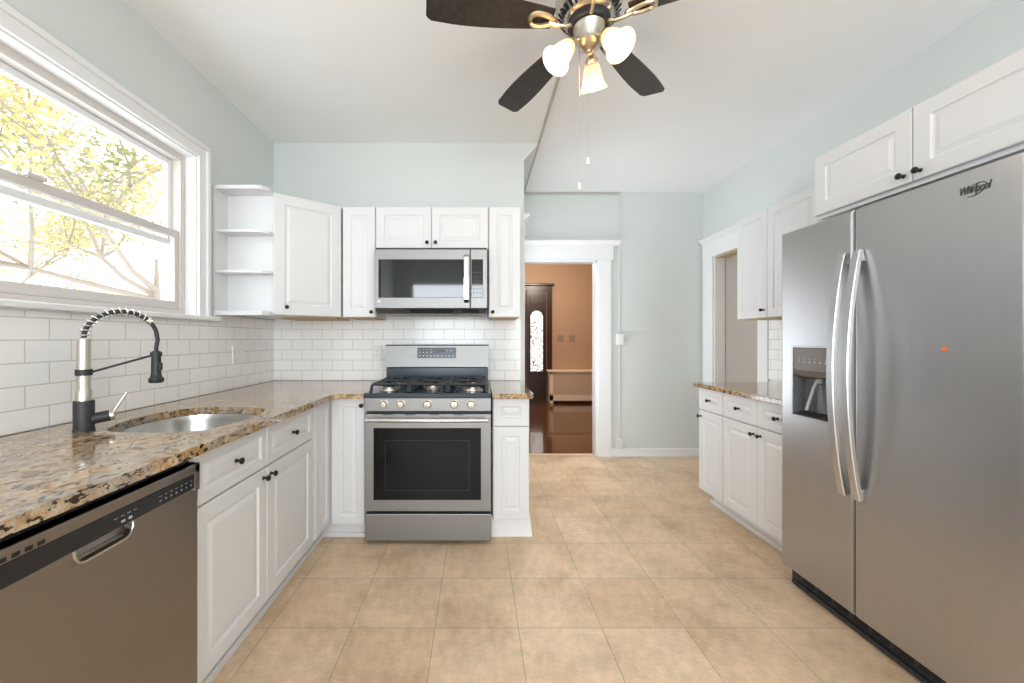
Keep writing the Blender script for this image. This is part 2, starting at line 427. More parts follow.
# right wall with the shallow closed-off doorway
ry0, ry1, rz = 3.34, 3.98, 2.07
bm = bm_()
box(bm, WR, WR + .35, -2.45, ry0, 0, H); box(bm, WR, WR + .35, ry1, WF, 0, H); box(bm, WR, WR + .35, ry0, ry1, rz, H)
struct('wall_right', bm, 'wall')
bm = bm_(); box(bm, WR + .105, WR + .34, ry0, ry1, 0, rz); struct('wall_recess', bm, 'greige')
bm = bm_()
xr = WR - .001
box(bm, xr - .02, xr, ry1, WF - .03, 0, rz, .003); box(bm, xr - .02, xr, ry0 - .115, ry0, 0, rz, .003)
box(bm, xr - .024, xr, ry0 - .125, WF - .03, rz, rz + .15, .003)
p = [(xr, rz + .15), (xr - .026, rz + .15), (xr - .032, rz + .16), (xr - .06, rz + .185), (xr - .06, rz + .2), (xr, rz + .2)]
prism(bm, [(a, ry0 - .16, b) for a, b in p], (0, WF - .03 - ry0 + .16, 0))
box(bm, WR - .001, WR + .1, ry1 - .014, ry1, 0, rz, .001); box(bm, WR - .001, WR + .1, ry0, ry0 + .014, 0, rz, .001)
struct('trim_6', bm, 'trim')
bm = bm_(); box(bm, WR + .002, WR + .104, ry0 + .014, ry1 - .014, rz - .016, rz, .001); struct('trim_7', bm, 'underwood')
# rear wall (behind the camera) with two window openings added for fill light
bm = bm_()
yr = -2.35
for a, b in ((WL, -1.3), (.2, .8), (2.1, WR)): box(bm, a, b, yr - .1, yr, 0, H)
for a, b in ((-1.3, .2), (.8, 2.1)): box(bm, a, b, yr - .1, yr, 0, .65); box(bm, a, b, yr - .1, yr, 2.35, H)
struct('wall_rear', bm, 'wall')
for i, (a, b) in enumerate(((-1.3, .2), (.8, 2.1))):
    bm = bm_()
    for u, v, z0, z1 in ((a, a + .05, .65, 2.35), (b - .05, b, .65, 2.35), (a, b, .65, .7), (a, b, 2.3, 2.35), (a, b, 1.48, 1.52)):
        box(bm, u, v, yr - .05, yr - .01, z0, z1, .003)
    struct('window_%d' % (i + 2), bm, 'trim')  # unseen window frames added around the rear fill lights
# tiled splashbacks
TL, TB, TR = WL + .013, WB - .013, WR - .012
bm = bm_(); box(bm, WL, TL, .55, WB, .915, 1.343); box(bm, WL, TL, 2.411, WB, 1.343, 1.386); struct('wall_tile_left', bm, 'tile_left')
bm = bm_(); box(bm, TL, .343, TB, WB, .915, 1.47); struct('wall_tile_back', bm, 'tile_back')
bm = bm_(); box(bm, TR, WR, 2.0, 3.222, .915, 1.42); struct('wall_tile_right', bm, 'tile_right')

# window over the sink
xw = WL
win = bm_()
# casing: flat boards with a stepped outer edge
def casing(bm, x0, x1, bev=.003):
    pass
cw = .082
box(win, xw, xw + .018, wy1, wy1 + cw - .002, wz0 + .003, wz1 + cw - .002, .002); box(win, xw, xw + .018, wy0 - cw, wy0, wz0 + .003, wz1 + cw - .002, .002)
box(win, xw, xw + .018, wy0, wy1, wz1, wz1 + cw, .003)
box(win, xw + .001, xw + .03, wy1 + cw - .028, wy1 + cw, wz0 + .003, wz1 + cw - .028, .004); box(win, xw + .001, xw + .03, wy0 - cw, wy1 + cw, wz1 + cw - .028, wz1 + cw, .004)
# jamb boards lining the recess
box(win, xw - .16, xw + .001, wy1 - .008, wy1 + .002, wz0, wz1 - .008); box(win, xw - .16, xw + .001, wy0 - .002, wy0 + .008, wz0, wz1 - .008)
box(win, xw - .16, xw + .001, wy0, wy1, wz1 - .008, wz1 + .002)
window = struct('window_1', win, 'trim')
bm = bm_(); box(bm, xw - .06, xw + .055, wy0 - cw - .03, wy1 + cw + .058, wz0 - .024, wz0 + .002, .006); box(bm, xw, xw + .02, wy0 - cw, wy1 + cw, wz0 - .03, wz0 - .022, .003)
obj('window_sill', bm, 'trim', window)
y0, y1, z0, z1 = wy0 + .008, wy1 - .008, wz0 + .003, wz1 - .008
bm = bm_()
fx0, fx1 = xw - .15, xw - .06
for a in ((y1 - .035, y1, z0, z1), (y0, y0 + .035, z0, z1), (y0 + .035, y1 - .035, z1 - .035, z1), (y0 + .035, y1 - .035, z0, z0 + .03)):
    box(bm, fx0, fx1, *a)
box(bm, fx1 - .002, fx1 + .004, y1 - .022, y1 - .016, 1.4, 2.18)
obj('window_frame', bm, 'vinyl', window)
def sash(bm, x0, x1, ya, yb_, za, zb, st, rb, rt):
    box(bm, x0, x1, ya, ya + st, za, zb, .003); box(bm, x0, x1, yb_ - st, yb_, za, zb, .003)
    box(bm, x0, x1, ya + st - .002, yb_ - st + .002, za, za + rb, .003); box(bm, x0, x1, ya + st - .002, yb_ - st + .002, zb - rt, zb, .003)
ya, yb2 = y0 + .036, y1 - .036
bm = bm_(); sash(bm, xw - .098, xw - .070, ya, yb2, z0 + .031, 1.846, .030, .045, .04); ls = obj('lower_sash', bm, 'vinyl', window)
bm = bm_(); box(bm, xw - .086, xw - .082, ya + .029, yb2 - .029, z0 + .07, 1.81); obj('glass_pane', bm, 'glass', ls)
bm = bm_(); sash(bm, xw - .138, xw - .108, ya, yb2, 1.765, z1 - .036, .030, .035, .030); us = obj('upper_sash', bm, 'vinylw', window)
bm = bm_(); box(bm, xw - .126, xw - .122, ya + .029, yb2 - .029, 1.795, z1 - .062); obj('glass_pane', bm, 'glass', us)
bm = bm_(); box(bm, xw - .075, xw - .05, 1.46, 1.53, 1.846, 1.862, .004); obj('sash_lock', bm, 'vinyl', window)

# hall beyond the doorway
HY = 7.85
bm = bm_(); box(bm, -1.2, 3.4, HY, HY + .12, -.01, H + .02); struct('wall_hall_far', bm, 'peach')
bm = bm_(); box(bm, 3.3, 3.4, WF + .12, HY, -.01, H + .02); struct('wall_hall_right', bm, 'peach')
bm = bm_(); box(bm, -1.2, -1.1, WF + .12, HY, -.01, H + .02); struct('wall_hall_left', bm, 'peach')
bm = bm_(); box(bm, -1.1, ox0 - .0, WF + .121, WF + .13, -.01, H + .02); box(bm, ox1, 3.3, WF + .121, WF + .13, -.01, H + .02); box(bm, ox0, ox1, WF + .121, WF + .13, oz, H + .02)
struct('wall_hall_near', bm, 'peach')
# dark entry door with leaded arched glass
def arch(cx, w, z0, z1, n=14):
    r = w / 2; pts = [(cx - r, z0), (cx + r, z0)]
    for i in range(n + 1):
        a = math.pi * i / n; pts.append((cx + r * math.cos(a), z1 - r + r * math.sin(a)))
    return pts
bm = bm_()
dx0, dx1 = .58, 1.385
box(bm, dx1, dx1 + .10, HY - .035, HY - .001, 0, 2.2); box(bm, dx0 - .10, dx0, HY - .035, HY - .001, 0, 2.2)
box(bm, dx0 - .1, dx1 + .1, HY - .035, HY - .001, 2.2, 2.29); box(bm, dx0 - .14, dx1 + .14, HY - .07, HY - .001, 2.29, 2.34, .01)
door1 = struct('door_1', bm, 'espresso')
for cx in (1.18, .785):
    w = .385
    bm = bm_(); box(bm, cx - w / 2, cx + w / 2, HY - .03, HY - .002, .01, 2.2, .003)
    box(bm, cx - .14, cx + .14, HY - .04, HY - .029, 1.93, 2.1, .004); box(bm, cx - .14, cx + .14, HY - .04, HY - .029, .12, .48, .004)
    # moulding round the glass
    pts = [(a, HY - .036, b) for a, b in arch(cx, .27, .585, 1.82)]
    tube(bm, pts, .013, 8, True)
    leaf = obj('door_leaf', bm, 'espresso', door1)
    bm = bm_(); prism(bm, [(a, HY - .0405, b) for a, b in arch(cx, .245, .60, 1.80)], (0, .006, 0)); obj('leaded_glass', bm, 'leaded', leaf)

# ================================================================== CABINETS
def shell(bm, x0, x1, y0, y1, z0, z1, t=.018):
    """open-topped carcass"""
    box(bm, x0, x1, y0, y1, z0, z0 + t); box(bm, x0, x0 + t, y0, y1, z0 + t, z1); box(bm, x1 - t, x1, y0, y1, z0 + t, z1)
    box(bm, x0 + t, x1 - t, y0, y0 + t, z0 + t, z1); box(bm, x0 + t, x1 - t, y1 - t, y1, z0 + t, z1)
CT = .882           # underside of the worktops
# sink base, left run
FX = -.90
t = thing('base_cabinet', 'white sink base cabinet with two drawers above two doors beside the dishwasher', 'cabinet', (-1.25, 1.72, 0), 'white base cabinets')
sy0, sy1 = 1.256, 2.170
bm = bm_(); shell(bm, TL, FX - .02, sy0, sy1, .11, CT - .001); obj('carcass', bm, 'cab', t)
bm = bm_(); box(bm, -1.5, -.972, sy0, sy1, 0, .11); box(bm, -.972, -.958, sy0, sy1, 0, .03, .004); obj('toe_kick', bm, 'cab', t)
ym = 1.692
for a, b in ((sy0 + .003, ym - .002), (ym + .002, sy1 - .006)):
    d = panel('drawer', (FX - .02, a, .698), Y, X, b - a, CT - .008 - .698, t, .04)
    knob((FX, (a + b) / 2, .785), X, d)
    d = panel('door', (FX - .02, a, .118), Y, X, b - a, .69 - .118, t, .058)
    knob((FX, b - .028 if a < 1.5 else a + .028, .655), X, d)
# corner base
t = thing('base_cabinet', 'white corner base cabinet with two narrow doors meeting left of the range', 'cabinet', (-1.2, 2.7, 0), 'white base cabinets')
bm = bm_(); box(bm, TL, FX - .02, sy1 + .001, TB, .11, CT - .001); box(bm, FX - .02, -.681, 2.44, TB, .11, CT - .001); obj('carcass', bm, 'cab', t)
bm = bm_(); box(bm, TL, -.972, sy1 + .001, TB - .01, 0, .11); box(bm, -.972, -.681, 2.485, TB - .01, 0, .11); box(bm, -.972, -.958, sy1 + .001, 2.486, 0, .028, .004); box(bm, -.96, -.681, 2.470, 2.486, 0, .028, .004); obj('toe_kick', bm, 'cab', t)
d = panel('door', (FX - .02, 2.205, .118), Y, X, .212, CT - .008 - .118, t, .05)
d = panel('door', (-.893, 2.44, .105), X, -Y, .205, CT - .005 - .105, t, .05); knob((-.705, 2.42, .834), -Y, d)
# narrow base right of the range
t = thing('base_cabinet', 'narrow white base cabinet with one drawer and door right of the range', 'cabinet', (.2, 2.7, 0), 'white base cabinets')
bm = bm_(); box(bm, .096, .322, 2.44, TB, .13, CT - .001); obj('carcass', bm, 'cab', t)
bm = bm_(); box(bm, .09, .335, 2.50, TB - .01, 0, .13); prism(bm, [(.09, 2.478, 0), (.347, 2.478, 0), (.335, 2.498, .115), (.09, 2.498, .115)], (0, .01, 0)); obj('toe_kick', bm, 'trim', t)
d = panel('drawer', (.099, 2.44, .707), X, -Y, .219, CT - .006 - .707, t, .05)
bm = bm_(); lathe(bm, [(.006, 0), (.005, .002), (0, .0025)], (.207, 2.4215, .793), -Y, 12); obj('knob_hole_cover', bm, 'plate', d)
d = panel('door', (.099, 2.44, .134), X, -Y, .219, .701 - .134, t, .055)
# right run
RX = 1.675
t = thing('base_cabinet', 'white base cabinet with one drawer over one door at far end of right worktop', 'cabinet', (2.0, 2.84, 0), 'white base cabinets')
bm = bm_(); box(bm, RX + .02, TR, 2.695, 2.985, .11, CT - .001); obj('carcass', bm, 'cab', t)
bm = bm_(); box(bm, 1.78, TR, 2.695, 2.97, 0, .11); box(bm, 1.765, 1.781, 2.695, 2.99, 0, .03, .004); obj('toe_kick', bm, 'cab', t)
d = panel('drawer', (RX + .02, 2.982, .717), -Y, -X, .282, CT - .006 - .717, t, .045); knob((RX, 2.845, .795), -X, d)
d = panel('door', (RX + .02, 2.982, .118), -Y, -X, .282, .71 - .118, t, .055); knob((RX, 2.955, .665), -X, d)
t = thing('base_cabinet', 'white base cabinet with paired doors and two drawers beside the refrigerator', 'cabinet', (2.0, 2.36, 0), 'white base cabinets')
bm = bm_(); box(bm, RX + .02, TR, 2.035, 2.694, .11, CT - .001); obj('carcass', bm, 'cab', t)
bm = bm_(); box(bm, 1.78, TR, 2.035, 2.694, 0, .11); box(bm, 1.765, 1.781, 2.035, 2.694, 0, .03, .004); obj('toe_kick', bm, 'cab', t)
for k, (a, b) in enumerate(((2.691, 2.364), (2.360, 2.040))):
    d = panel('drawer', (RX + .02, a, .717), -Y, -X, a - b, CT - .006 - .717, t, .045); knob((RX, (a + b) / 2, .795), -X, d)
    d = panel('door', (RX + .02, a, .118), -Y, -X, a - b, .71 - .118, t, .055); knob((RX, b + .028 if k == 0 else a - .028, .665), -X, d)

# wall cabinets
UZ0, UZ1, UF = 1.394, 2.166, 2.77
t = thing('open_shelf', 'white open end shelf with two middle shelves between the window and corner cabinet', 'shelf', (-1.45, 2.5, UZ0))
ey0, ey1 = 2.402, 2.545
def shelf_poly(z, h, bm):
    prism(bm, [(WL + .002, ey0, z), (-1.335, ey0, z), (-1.315, ey0 + .012, z), (-1.29, ey0 + .05, z), (-1.283, ey1, z), (WL + .002, ey1, z)], (0, 0, h))
bm = bm_(); shelf_poly(UZ1 - .01, .022, bm); obj('top_panel', bm, 'cab', t)
bm = bm_(); shelf_poly(UZ0 - .008, .026, bm); obj('bottom_panel', bm, 'cab', t)
for z in (1.897, 1.648):
    bm = bm_(); prism(bm, [(WL + .012, ey0 + .012, z), (-1.39, ey0 + .016, z), (-1.33, ey0 + .03, z), (-1.295, ey0 + .06, z), (-1.285, ey1 - .012, z), (WL + .012, ey1 - .012, z)], (0, 0, .015)); obj('shelf_board', bm, 'cab', t)
bm = bm_(); box(bm, WL + .002, WL + .013, ey0, ey1, UZ0 + .018, UZ1 - .01); obj('back_panel', bm, 'cab', t)
bm = bm_(); box(bm, WL + .013, -1.283, ey1 - .013, ey1, UZ0 + .018, UZ1 - .01); obj('side_panel', bm, 'cab', t)
t = thing('wall_cabinet', 'white diagonal corner wall cabinet with one tall door over the worktop', 'cabinet', (-1.25, 2.85, UZ0), 'white wall cabinets')
A, B = Vector((-1.282, 2.484, 0)), Vector((-.945, UF, 0)); U = (B - A).normalized(); N = Vector((U.y, -U.x, 0))
Ai, Bi = A - N * .02, B - N * .02
bm = bm_(); prism(bm, [(Ai.x, ey1 + .002, UZ0), Ai + Z * UZ0 + Y * .062, Bi + Z * UZ0, (-.946, WB - .002, UZ0), (WL + .002, WB - .002, UZ0), (WL + .002, ey1 + .002, UZ0)], (0, 0, UZ1 - UZ0)) if False else prism(bm, [(-1.281, ey1 + .002, UZ0), Bi + Z * UZ0, (-.946, WB - .002, UZ0), (WL + .002, WB - .002, UZ0), (WL + .002, ey1 + .002, UZ0)], (0, 0, UZ1 - UZ0)); obj('carcass', bm, 'cab', t)
bm = bm_(); box(bm, -1.40, -1.0, 2.82, WB - .03, UZ0 - .012, UZ0 - .001); obj('underside', bm, 'underwood', t)
d = panel('door', Ai + U * .004 + Z * (UZ0 - .0), U, N, (B - A).length - .012, UZ1 - UZ0, t, .065)
knob(A + U * .075 + Z * (UZ0 + .05), N, d)
def wall_cab(label, x0, x1, z0, z1, doors, knobs):
    t = thing('wall_cabinet', label, 'cabinet', ((x0 + x1) / 2, 2.95, z0), 'white wall cabinets')
    bm = bm_(); box(bm, x0, x1, UF + .02, WB - .002, z0, z1); obj('carcass', bm, 'cab', t)
    if z0 < 1.5:
        bm = bm_(); box(bm, x0 + .012, x1 - .012, UF + .03, WB - .014, z0 - .006, z0 - .0005); obj('underside', bm, 'underwood', t)
    for (a, b), kx in zip(doors, knobs):
        d = panel('door', (a, UF + .02, z0), X, -Y, b - a, z1 - z0, t, .055); knob((kx, UF, z0 + (.035 if z0 < 1.5 else .042)), -Y, d)
wall_cab('narrow white wall cabinet between the corner cabinet and microwave', -.943, -.712, UZ0, UZ1, [(-.941, -.716)], [-.737])
wall_cab('short white wall cabinet with two doors above the microwave', -.710, .080, 1.872, UZ1, [(-.708, -.321), (-.317, .077)], [-.349, -.289])
wall_cab('narrow white wall cabinet right of the microwave beside the doorway', .082, .306, UZ0, UZ1, [(.085, .304)], [.110])
t = thing('wall_cabinet', 'tall white wall cabinet with two doors above the right worktop', 'cabinet', (2.2, 2.6, UZ0), 'white wall cabinets')
bm = bm_(); box(bm, 2.08, WR - .002, 2.035, 3.13, UZ0, 2.175); obj('carcass', bm, 'cab', t)
bm = bm_(); box(bm, 2.09, WR - .014, 2.05, 3.118, UZ0 - .006, UZ0 - .0005); obj('underside', bm, 'underwood', t)
for a, b, k in ((3.128, 2.808, 2.84), (2.804, 2.38, 2.41), (2.376, 2.037, 2.07)):
    if b < 2.3: break
    d = panel('door', (2.08, a, UZ0), -Y, -X, a - b, 2.175 - UZ0, t, .055); knob((2.06, k, UZ0 + .055), -X, d)
bm = bm_(); box(bm, 2.062, 2.08, 2.037, 2.376, UZ0, 2.175, .002); obj('end_filler', bm, 'cab', t)
t = thing('wall_cabinet', 'low white wall cabinet with two doors above the refrigerator', 'cabinet', (2.05, 1.56, 1.84), 'white wall cabinets')
bm = bm_(); box(bm, 1.74, WR - .002, 1.105, 2.015, 1.846, 2.157); obj('carcass', bm, 'cab', t)
for a, b, k in ((2.012, 1.564, 1.592), (1.560, 1.108, 1.532)):
    d = panel('door', (1.74, a, 1.863), -Y, -X, a - b, 2.157 - 1.863, t, .06); knob((1.72, k, 1.895), -X, d)

# ================================================================== WORKTOPS, SINK, FAUCET
def catmull(pts, n=8):
    out = []; L = len(pts)
    for i in range(L):
        p0, p1, p2, p3 = [Vector(pts[(i + k) % L]) for k in (-1, 0, 1, 2)]
        for j in range(n):
            s = j / n
            out.append(.5 * ((2 * p1) + (p2 - p0) * s + (2 * p0 - 5 * p1 + 4 * p2 - p3) * s * s + (3 * p1 - p0 - 3 * p2 + p3) * s ** 3))
    return out
sink_ctl = [(-1.335, 1.425), (-1.405, 1.58), (-1.415, 1.74), (-1.36, 1.86), (-1.24, 1.905), (-1.08, 1.89), (-.985, 1.84), (-.95, 1.72), (-.948, 1.54), (-.985, 1.42), (-1.09, 1.387), (-1.23, 1.387)]
sink_loop = catmull([(a, b, 0) for a, b in sink_ctl], 6)
TZ = .912
def slab_with_hole(outer, hole, z0, z1):
    bm = bm_()
    def ring(pts, z): return [bm.verts.new((p[0], p[1], z)) for p in pts]
    o1 = ring(outer, z1); o0 = ring(outer, z0); h1 = ring(hole, z1); h0 = ring(hole, z0)
    for o, h in ((o1, h1), (o0, h0)):
        es = [bm.edges.new((l[i], l[(i + 1) % len(l)])) for l in (o, h) for i in range(len(l))]
        bmesh.ops.triangle_fill(bm, use_beauty=True, use_dissolve=False, edges=es)
    for a, b in ((o1, o0), (h1, h0)):
        for i in range(len(a)): j = (i + 1) % len(a); bm.faces.new((a[i], a[j], b[j], b[i]))
    return bm
e = .006
def ease(pts):  # small chamfer at the outside corners of the outline
    return pts
outer = [(TL + .001, .61), (-.857, .61), (-.857, 2.30), (-.845, 2.345), (-.81, 2.36), (-.680, 2.36), (-.680, TB - .001), (TL + .001, TB - .001)]
bm = slab_with_hole(outer, sink_loop, TZ - .031, TZ)
tag(obj('worktop', bm, 'granite'), 'long brown granite worktop turning the corner, holding the sink', 'worktop', 'granite worktops')
bm = bm_(); prism(bm, [(.092, 2.36, TZ - .031), (.315, 2.36, TZ - .031), (.337, 2.375, TZ - .031), (.343, 2.40, TZ - .031), (.343, TB - .001, TZ - .031), (.092, TB - .001, TZ - .031)], (0, 0, .031))
bmesh.ops.bevel(bm, geom=[e for e in bm.edges if abs(e.verts[0].co.z - e.verts[1].co.z) < .001], offset=.004, segments=2, affect='EDGES')
tag(obj('worktop', bm, 'granite'), 'short granite worktop piece between the range and hall doorway', 'worktop', 'granite worktops')
bm = bm_(); box(bm, 1.64, TR - .001, 2.032, 3.005, TZ - .031, TZ, .004)
tag(obj('worktop', bm, 'granite'), 'granite worktop on the right run beside the refrigerator', 'worktop', 'granite worktops')
# sink bowl
bm = bm_(); c = Vector((-1.18, 1.64, 0)); rings = []
for s, z in ((1.03, TZ - .032), (1.0, TZ - .033), (.985, TZ - .06), (.96, TZ - .17), (.90, TZ - .20), (.6, TZ - .206), (.08, TZ - .21)):
    rings.append([bm.verts.new(((p.x - c.x) * s + c.x, (p.y - c.y) * s + c.y, z)) for p in sink_loop])
for a, b in zip(rings, rings[1:]):
    for i in range(len(a)): j = (i + 1) % len(a); bm.faces.new((a[i], a[j], b[j], b[i]))
bm.faces.new(rings[-1])
sink = tag(obj('sink', bm, 'steel_sink', None, True), 'stainless steel undermount sink set into the granite below the window', 'sink')
bm = bm_(); lathe(bm, [(.045, 0), (.045, .004), (.034, .005), (.03, .001), (0, .001)], c + Z * (TZ - .2085), Z, 24); obj('drain', bm, 'chrome', sink, True)
# faucet
fb = Vector((-1.405, 1.412, TZ)); fd = Vector((.145, .150, 0)).normalized()
t = thing('faucet', 'black and steel spring-neck kitchen faucet standing behind the sink', 'faucet', fb)
bm = bm_(); lathe(bm, [(.031, 0), (.031, .006), (.029, .008), (.029, .104), (.0275, .108), (0, .108)], fb, Z, 28); obj('base', bm, 'blackm', t, True)
bm = bm_(); lathe(bm, [(.0225, 0), (.0225, .035), (.019, .042), (.019, .215), (.0185, .22), (0, .22)], fb + Z * .108, Z, 24); obj('riser', bm, 'nickel', t, True)
bm = bm_(); lathe(bm, [(.0235, 0), (.0235, .022), (.02, .022)], fb + Z * .198, Z, 24, True); obj('collar', bm, 'blackm', t, True)
p0 = fb + Z * .328; span = .205; pts = []
for i in range(41):
    a = math.pi * (1 - i / 40 * .93); pts.append(p0 + fd * (span / 2 * (1 + math.cos(a))) + Z * (.005 + .098 * math.sin(a)))
pe = pts[-1]
bm = bm_(); tube(bm, pts, .0075, 10); hose = obj('hose', bm, 'blackm', t, True)
# coil spring along the hose
bm = bm_(); hel = []; turns = 13; n = 33
side = Z.cross(fd).normalized(); tot = turns * 14
for i in range(tot + 1):
    s = i / tot * (n - 1); k = min(int(s), len(pts) - 2); f = s - k; q = pts[k].lerp(pts[k + 1], f); tg = (pts[k + 1] - pts[k]).normalized()
    u = side; v = tg.cross(u); a = 2 * math.pi * i / 14; hel.append(q + (u * math.cos(a) + v * math.sin(a)) * .0125)
tube(bm, hel, .0027, 6); obj('spring', bm, 'chrome', t, True)
bm = bm_(); lathe(bm, [(.010, 0), (.0135, .004), (.0135, .016), (.010, .02)], pts[n - 1], pts[n] - pts[n - 2], 16); obj('spring_cap', bm, 'chrome', t, True)
hd = fb + fd * (span * .985); hz = 1.192
bm = bm_(); tube(bm, [pe, pe - Z * .03 + fd * .004, Vector((hd.x, hd.y, hz + .015))], .0075, 10); obj('hose', bm, 'blackm', t, True)
hp = Vector((hd.x, hd.y, hz))
bm = bm_(); lathe(bm, [(.007, .022), (.007, .002), (.0145, 0), (.0155, -.01), (.0165, -.085), (.0185, -.1), (.025, -.107), (.0255, -.118), (.021, -.124), (0, -.124)], hp, Z, 24); sp = obj('spray_head', bm, 'blackm', t, True)
bm = bm_(); box(bm, hp.x + .012, hp.x + .022, hp.y - .007, hp.y + .007, hp.z - .075, hp.z - .045, .003); obj('spray_button', bm, 'blackm', sp)
bm = bm_(); cyl(bm, fb + Z * .209 + fd * .02, hp - Z * .012, .0042, 10); lathe(bm, [(.019, 0), (.019, .016)], hp - Z * .02, Z, 20); obj('support_arm', bm, 'blackm', t, True)
hv = Vector((.80, .6, 0)).normalized()
bm = bm_(); cyl(bm, fb + Z * .040 + hv * .022, fb + Z * .048 + hv * .070, .020, 20); obj('valve_body', bm, 'blackm', t, True)
bm = bm_(); cyl(bm, fb + Z * .048 + hv * .070, fb + Z * .050 + hv * .080, .0205, 20); cyl(bm, fb + Z * .06 + hv * .078, fb + Z * .128 + hv * .115, .0045, 10); obj('lever_handle', bm, 'nickel', t, True)

# ================================================================== DISHWASHER
DX = -.885; q0, q1 = .648, 1.252
t = thing('dishwasher', 'stainless dishwasher with dark control strip at the near end of the worktop', 'dishwasher', (-1.2, .96, 0))
bm = bm_(); box(bm, -1.5, DX - .03, q0, q1, .1, .865); obj('tub', bm, 'blackm', t)
bm = bm_(); box(bm, -1.5, -.965, q0, q1, 0, .1); obj('toe_kick', bm, 'blackm', t)
bm = bm_()
hy0, hy1, hz0, hz1 = .866, 1.018, .738, .774
box(bm, DX - .03, DX, q0, q1, .11, hz0, .003)
box(bm, DX - .03, DX, q0, hy0, hz0 - .004, hz1, .001); box(bm, DX - .03, DX, hy1, q1, hz0 - .004, hz1, .001)
box(bm, DX - .03, DX - .026, hy0, hy1, hz0, hz1)
dw = obj('door', bm, 'steel_hy', t)
bm = bm_(); sc = [(DX - .025, hz1)] + [(DX - .025 * math.cos(math.radians(a_)), hz1 - .004 - (hz1 - hz0 - .004) * math.sin(math.radians(a_))) for a_ in (0, 20, 40, 60, 80, 90)] + [(DX - .0255, hz0)]
prism(bm, [(x_, hy0, z_) for x_, z_ in sc], (0, hy1 - hy0, 0))
for yy, sg in ((hy0, 1), (hy1, -1)):
    prism(bm, [(DX - .02, yy, hz0), (DX - .02, yy + sg * .022, hz0), (DX - .02, yy + sg * .012, hz0 + .006), (DX - .02, yy + sg * .005, hz0 + .014), (DX - .02, yy, hz0 + .028)], (.0195, 0, 0))
obj('pocket_handle', bm, 'steel_hy', dw)
bm = bm_(); tube(bm, [(DX, hy0 + .001, hz1 - .001), (DX + .001, hy0 + .002, hz0 + .02), (DX + .001, hy0 + .010, hz0 + .006), (DX + .001, hy0 + .024, hz0), (DX + .001, hy1 - .024, hz0), (DX + .001, hy1 - .010, hz0 + .006), (DX + .001, hy1 - .002, hz0 + .02), (DX, hy1 - .001, hz1 - .001)], .0032, 8); obj('handle_rim', bm, 'nickel', dw, True)
bm = bm_(); box(bm, DX - .03, DX + .004, q0, q1, .776, .850, .003); box(bm, DX - .03, DX + .008, q0, q1, .822, .850, .003); box(bm, DX - .03, DX + .008, q1 - .024, q1, .765, .850, .003); pn = obj('control_panel', bm, 'steel_hy', t)
bm = bm_(); box(bm, DX + .003, DX + .0075, q0 + .01, q1 - .026, .777, .8215, .001); st = obj('control_strip', bm, 'black', pn)
for i in range(7):
    y = 1.09 + i * .0195
    marks('button', [(DX + .0075, DX + .0081, y + .002, y + .008, .789, .794)], M['dimink'], pn); marks('indicator', [(DX + .0075, DX + .0081, y, y + .010, .803, .805)], M['dimink'], pn)
for i in range(4):
    y = .955 + i * .018; marks('indicator', [(DX + .0075, DX + .0081, y, y + .010, .802, .804)], M['dimink'], pn)
marks('button', [(DX + .0075, DX + .0081, .975, .985, .786, .792), (DX + .0075, DX + .0081, .995, 1.005, .786, .792)], 'ink', pn)
marks('vent_slot', [(DX + .008, DX + .0085, .70 + i * .022, .714 + i * .022, .826, .835) for i in range(5)], 'gap', pn)
bm = bm_(); box(bm, TL, DX - .004, .612, .645, 0, CT - .001, .002); tag(obj('end_panel', bm, 'cab'), 'white end panel supporting the near end of the worktop beside the dishwasher', 'panel')

# ================================================================== RANGE
r0, r1, ry = -.674, .085, 2.37
rc = (r0 + r1) / 2
t = thing('gas_range', 'freestanding stainless gas range with black cooktop between white base cabinets', 'range', (rc, 2.7, 0))
bm = bm_(); box(bm, r0 + .004, r1 - .004, ry + .035, 2.99, .03, .885); obj('body', bm, 'blackm', t)
for a in (r0 + .03, r1 - .06):
    for b in (2.45, 2.9):
        bm = bm_(); cyl(bm, (a + .015, b, 0), (a + .015, b, .032), .015, 12); obj('foot', bm, 'blackm', t)
bm = bm_(); box(bm, r0, r1, ry, ry + .034, .028, .189, .004); obj('storage_drawer', bm, 'steel_h', t)
bm = bm_(); box(bm, r0, r1, ry, ry + .034, .205, .790, .004); od = obj('oven_door', bm, 'steel_h', t)
gx0, gx1 = (373.5 - 477) / 395 * ry, (481 - 477) / 395 * ry
bm = bm_(); box(bm, gx0, gx1, ry - .0025, ry + .004, .274, .706, .002); gl = obj('oven_window', bm, 'ovenglass', od)
bm = bm_()
for a, b, c_, d_ in ((gx0 + .07, gx1 - .07, .63, .633), (gx0 + .07, gx1 - .07, .33, .333), (gx0 + .07, gx0 + .073, .33, .633), (gx1 - .073, gx1 - .07, .33, .633)): box(bm, a, b, ry - .0032, ry - .0024, c_, d_)
obj('window_border', bm, M['blackm'], gl)
bm = bm_(); hp_ = []
for i in range(21):
    s = i / 20; hp_.append((r0 + .018 + s * (r1 - r0 - .036), ry - .048 - .006 * math.sin(math.pi * s), .762))
tube(bm, hp_, .0125, 14)
for a in (r0 + .03, r1 - .03): cyl(bm, (a, ry - .048, .762), (a, ry + .002, .762), .009, 12)
obj('handle', bm, 'chrome', od, True)
marks('vent_slot', [(r0 + a * .76 - .03, r0 + a * .76 + .03, ry - .001, ry + .003, .783, .787) for a in (.18, .36, .55, .74)], 'gap', od)
bm = bm_(); box(bm, r0, r1, ry - .004, ry + .034, .806, .886, .004); cp = obj('control_panel', bm, 'steel_h', t)
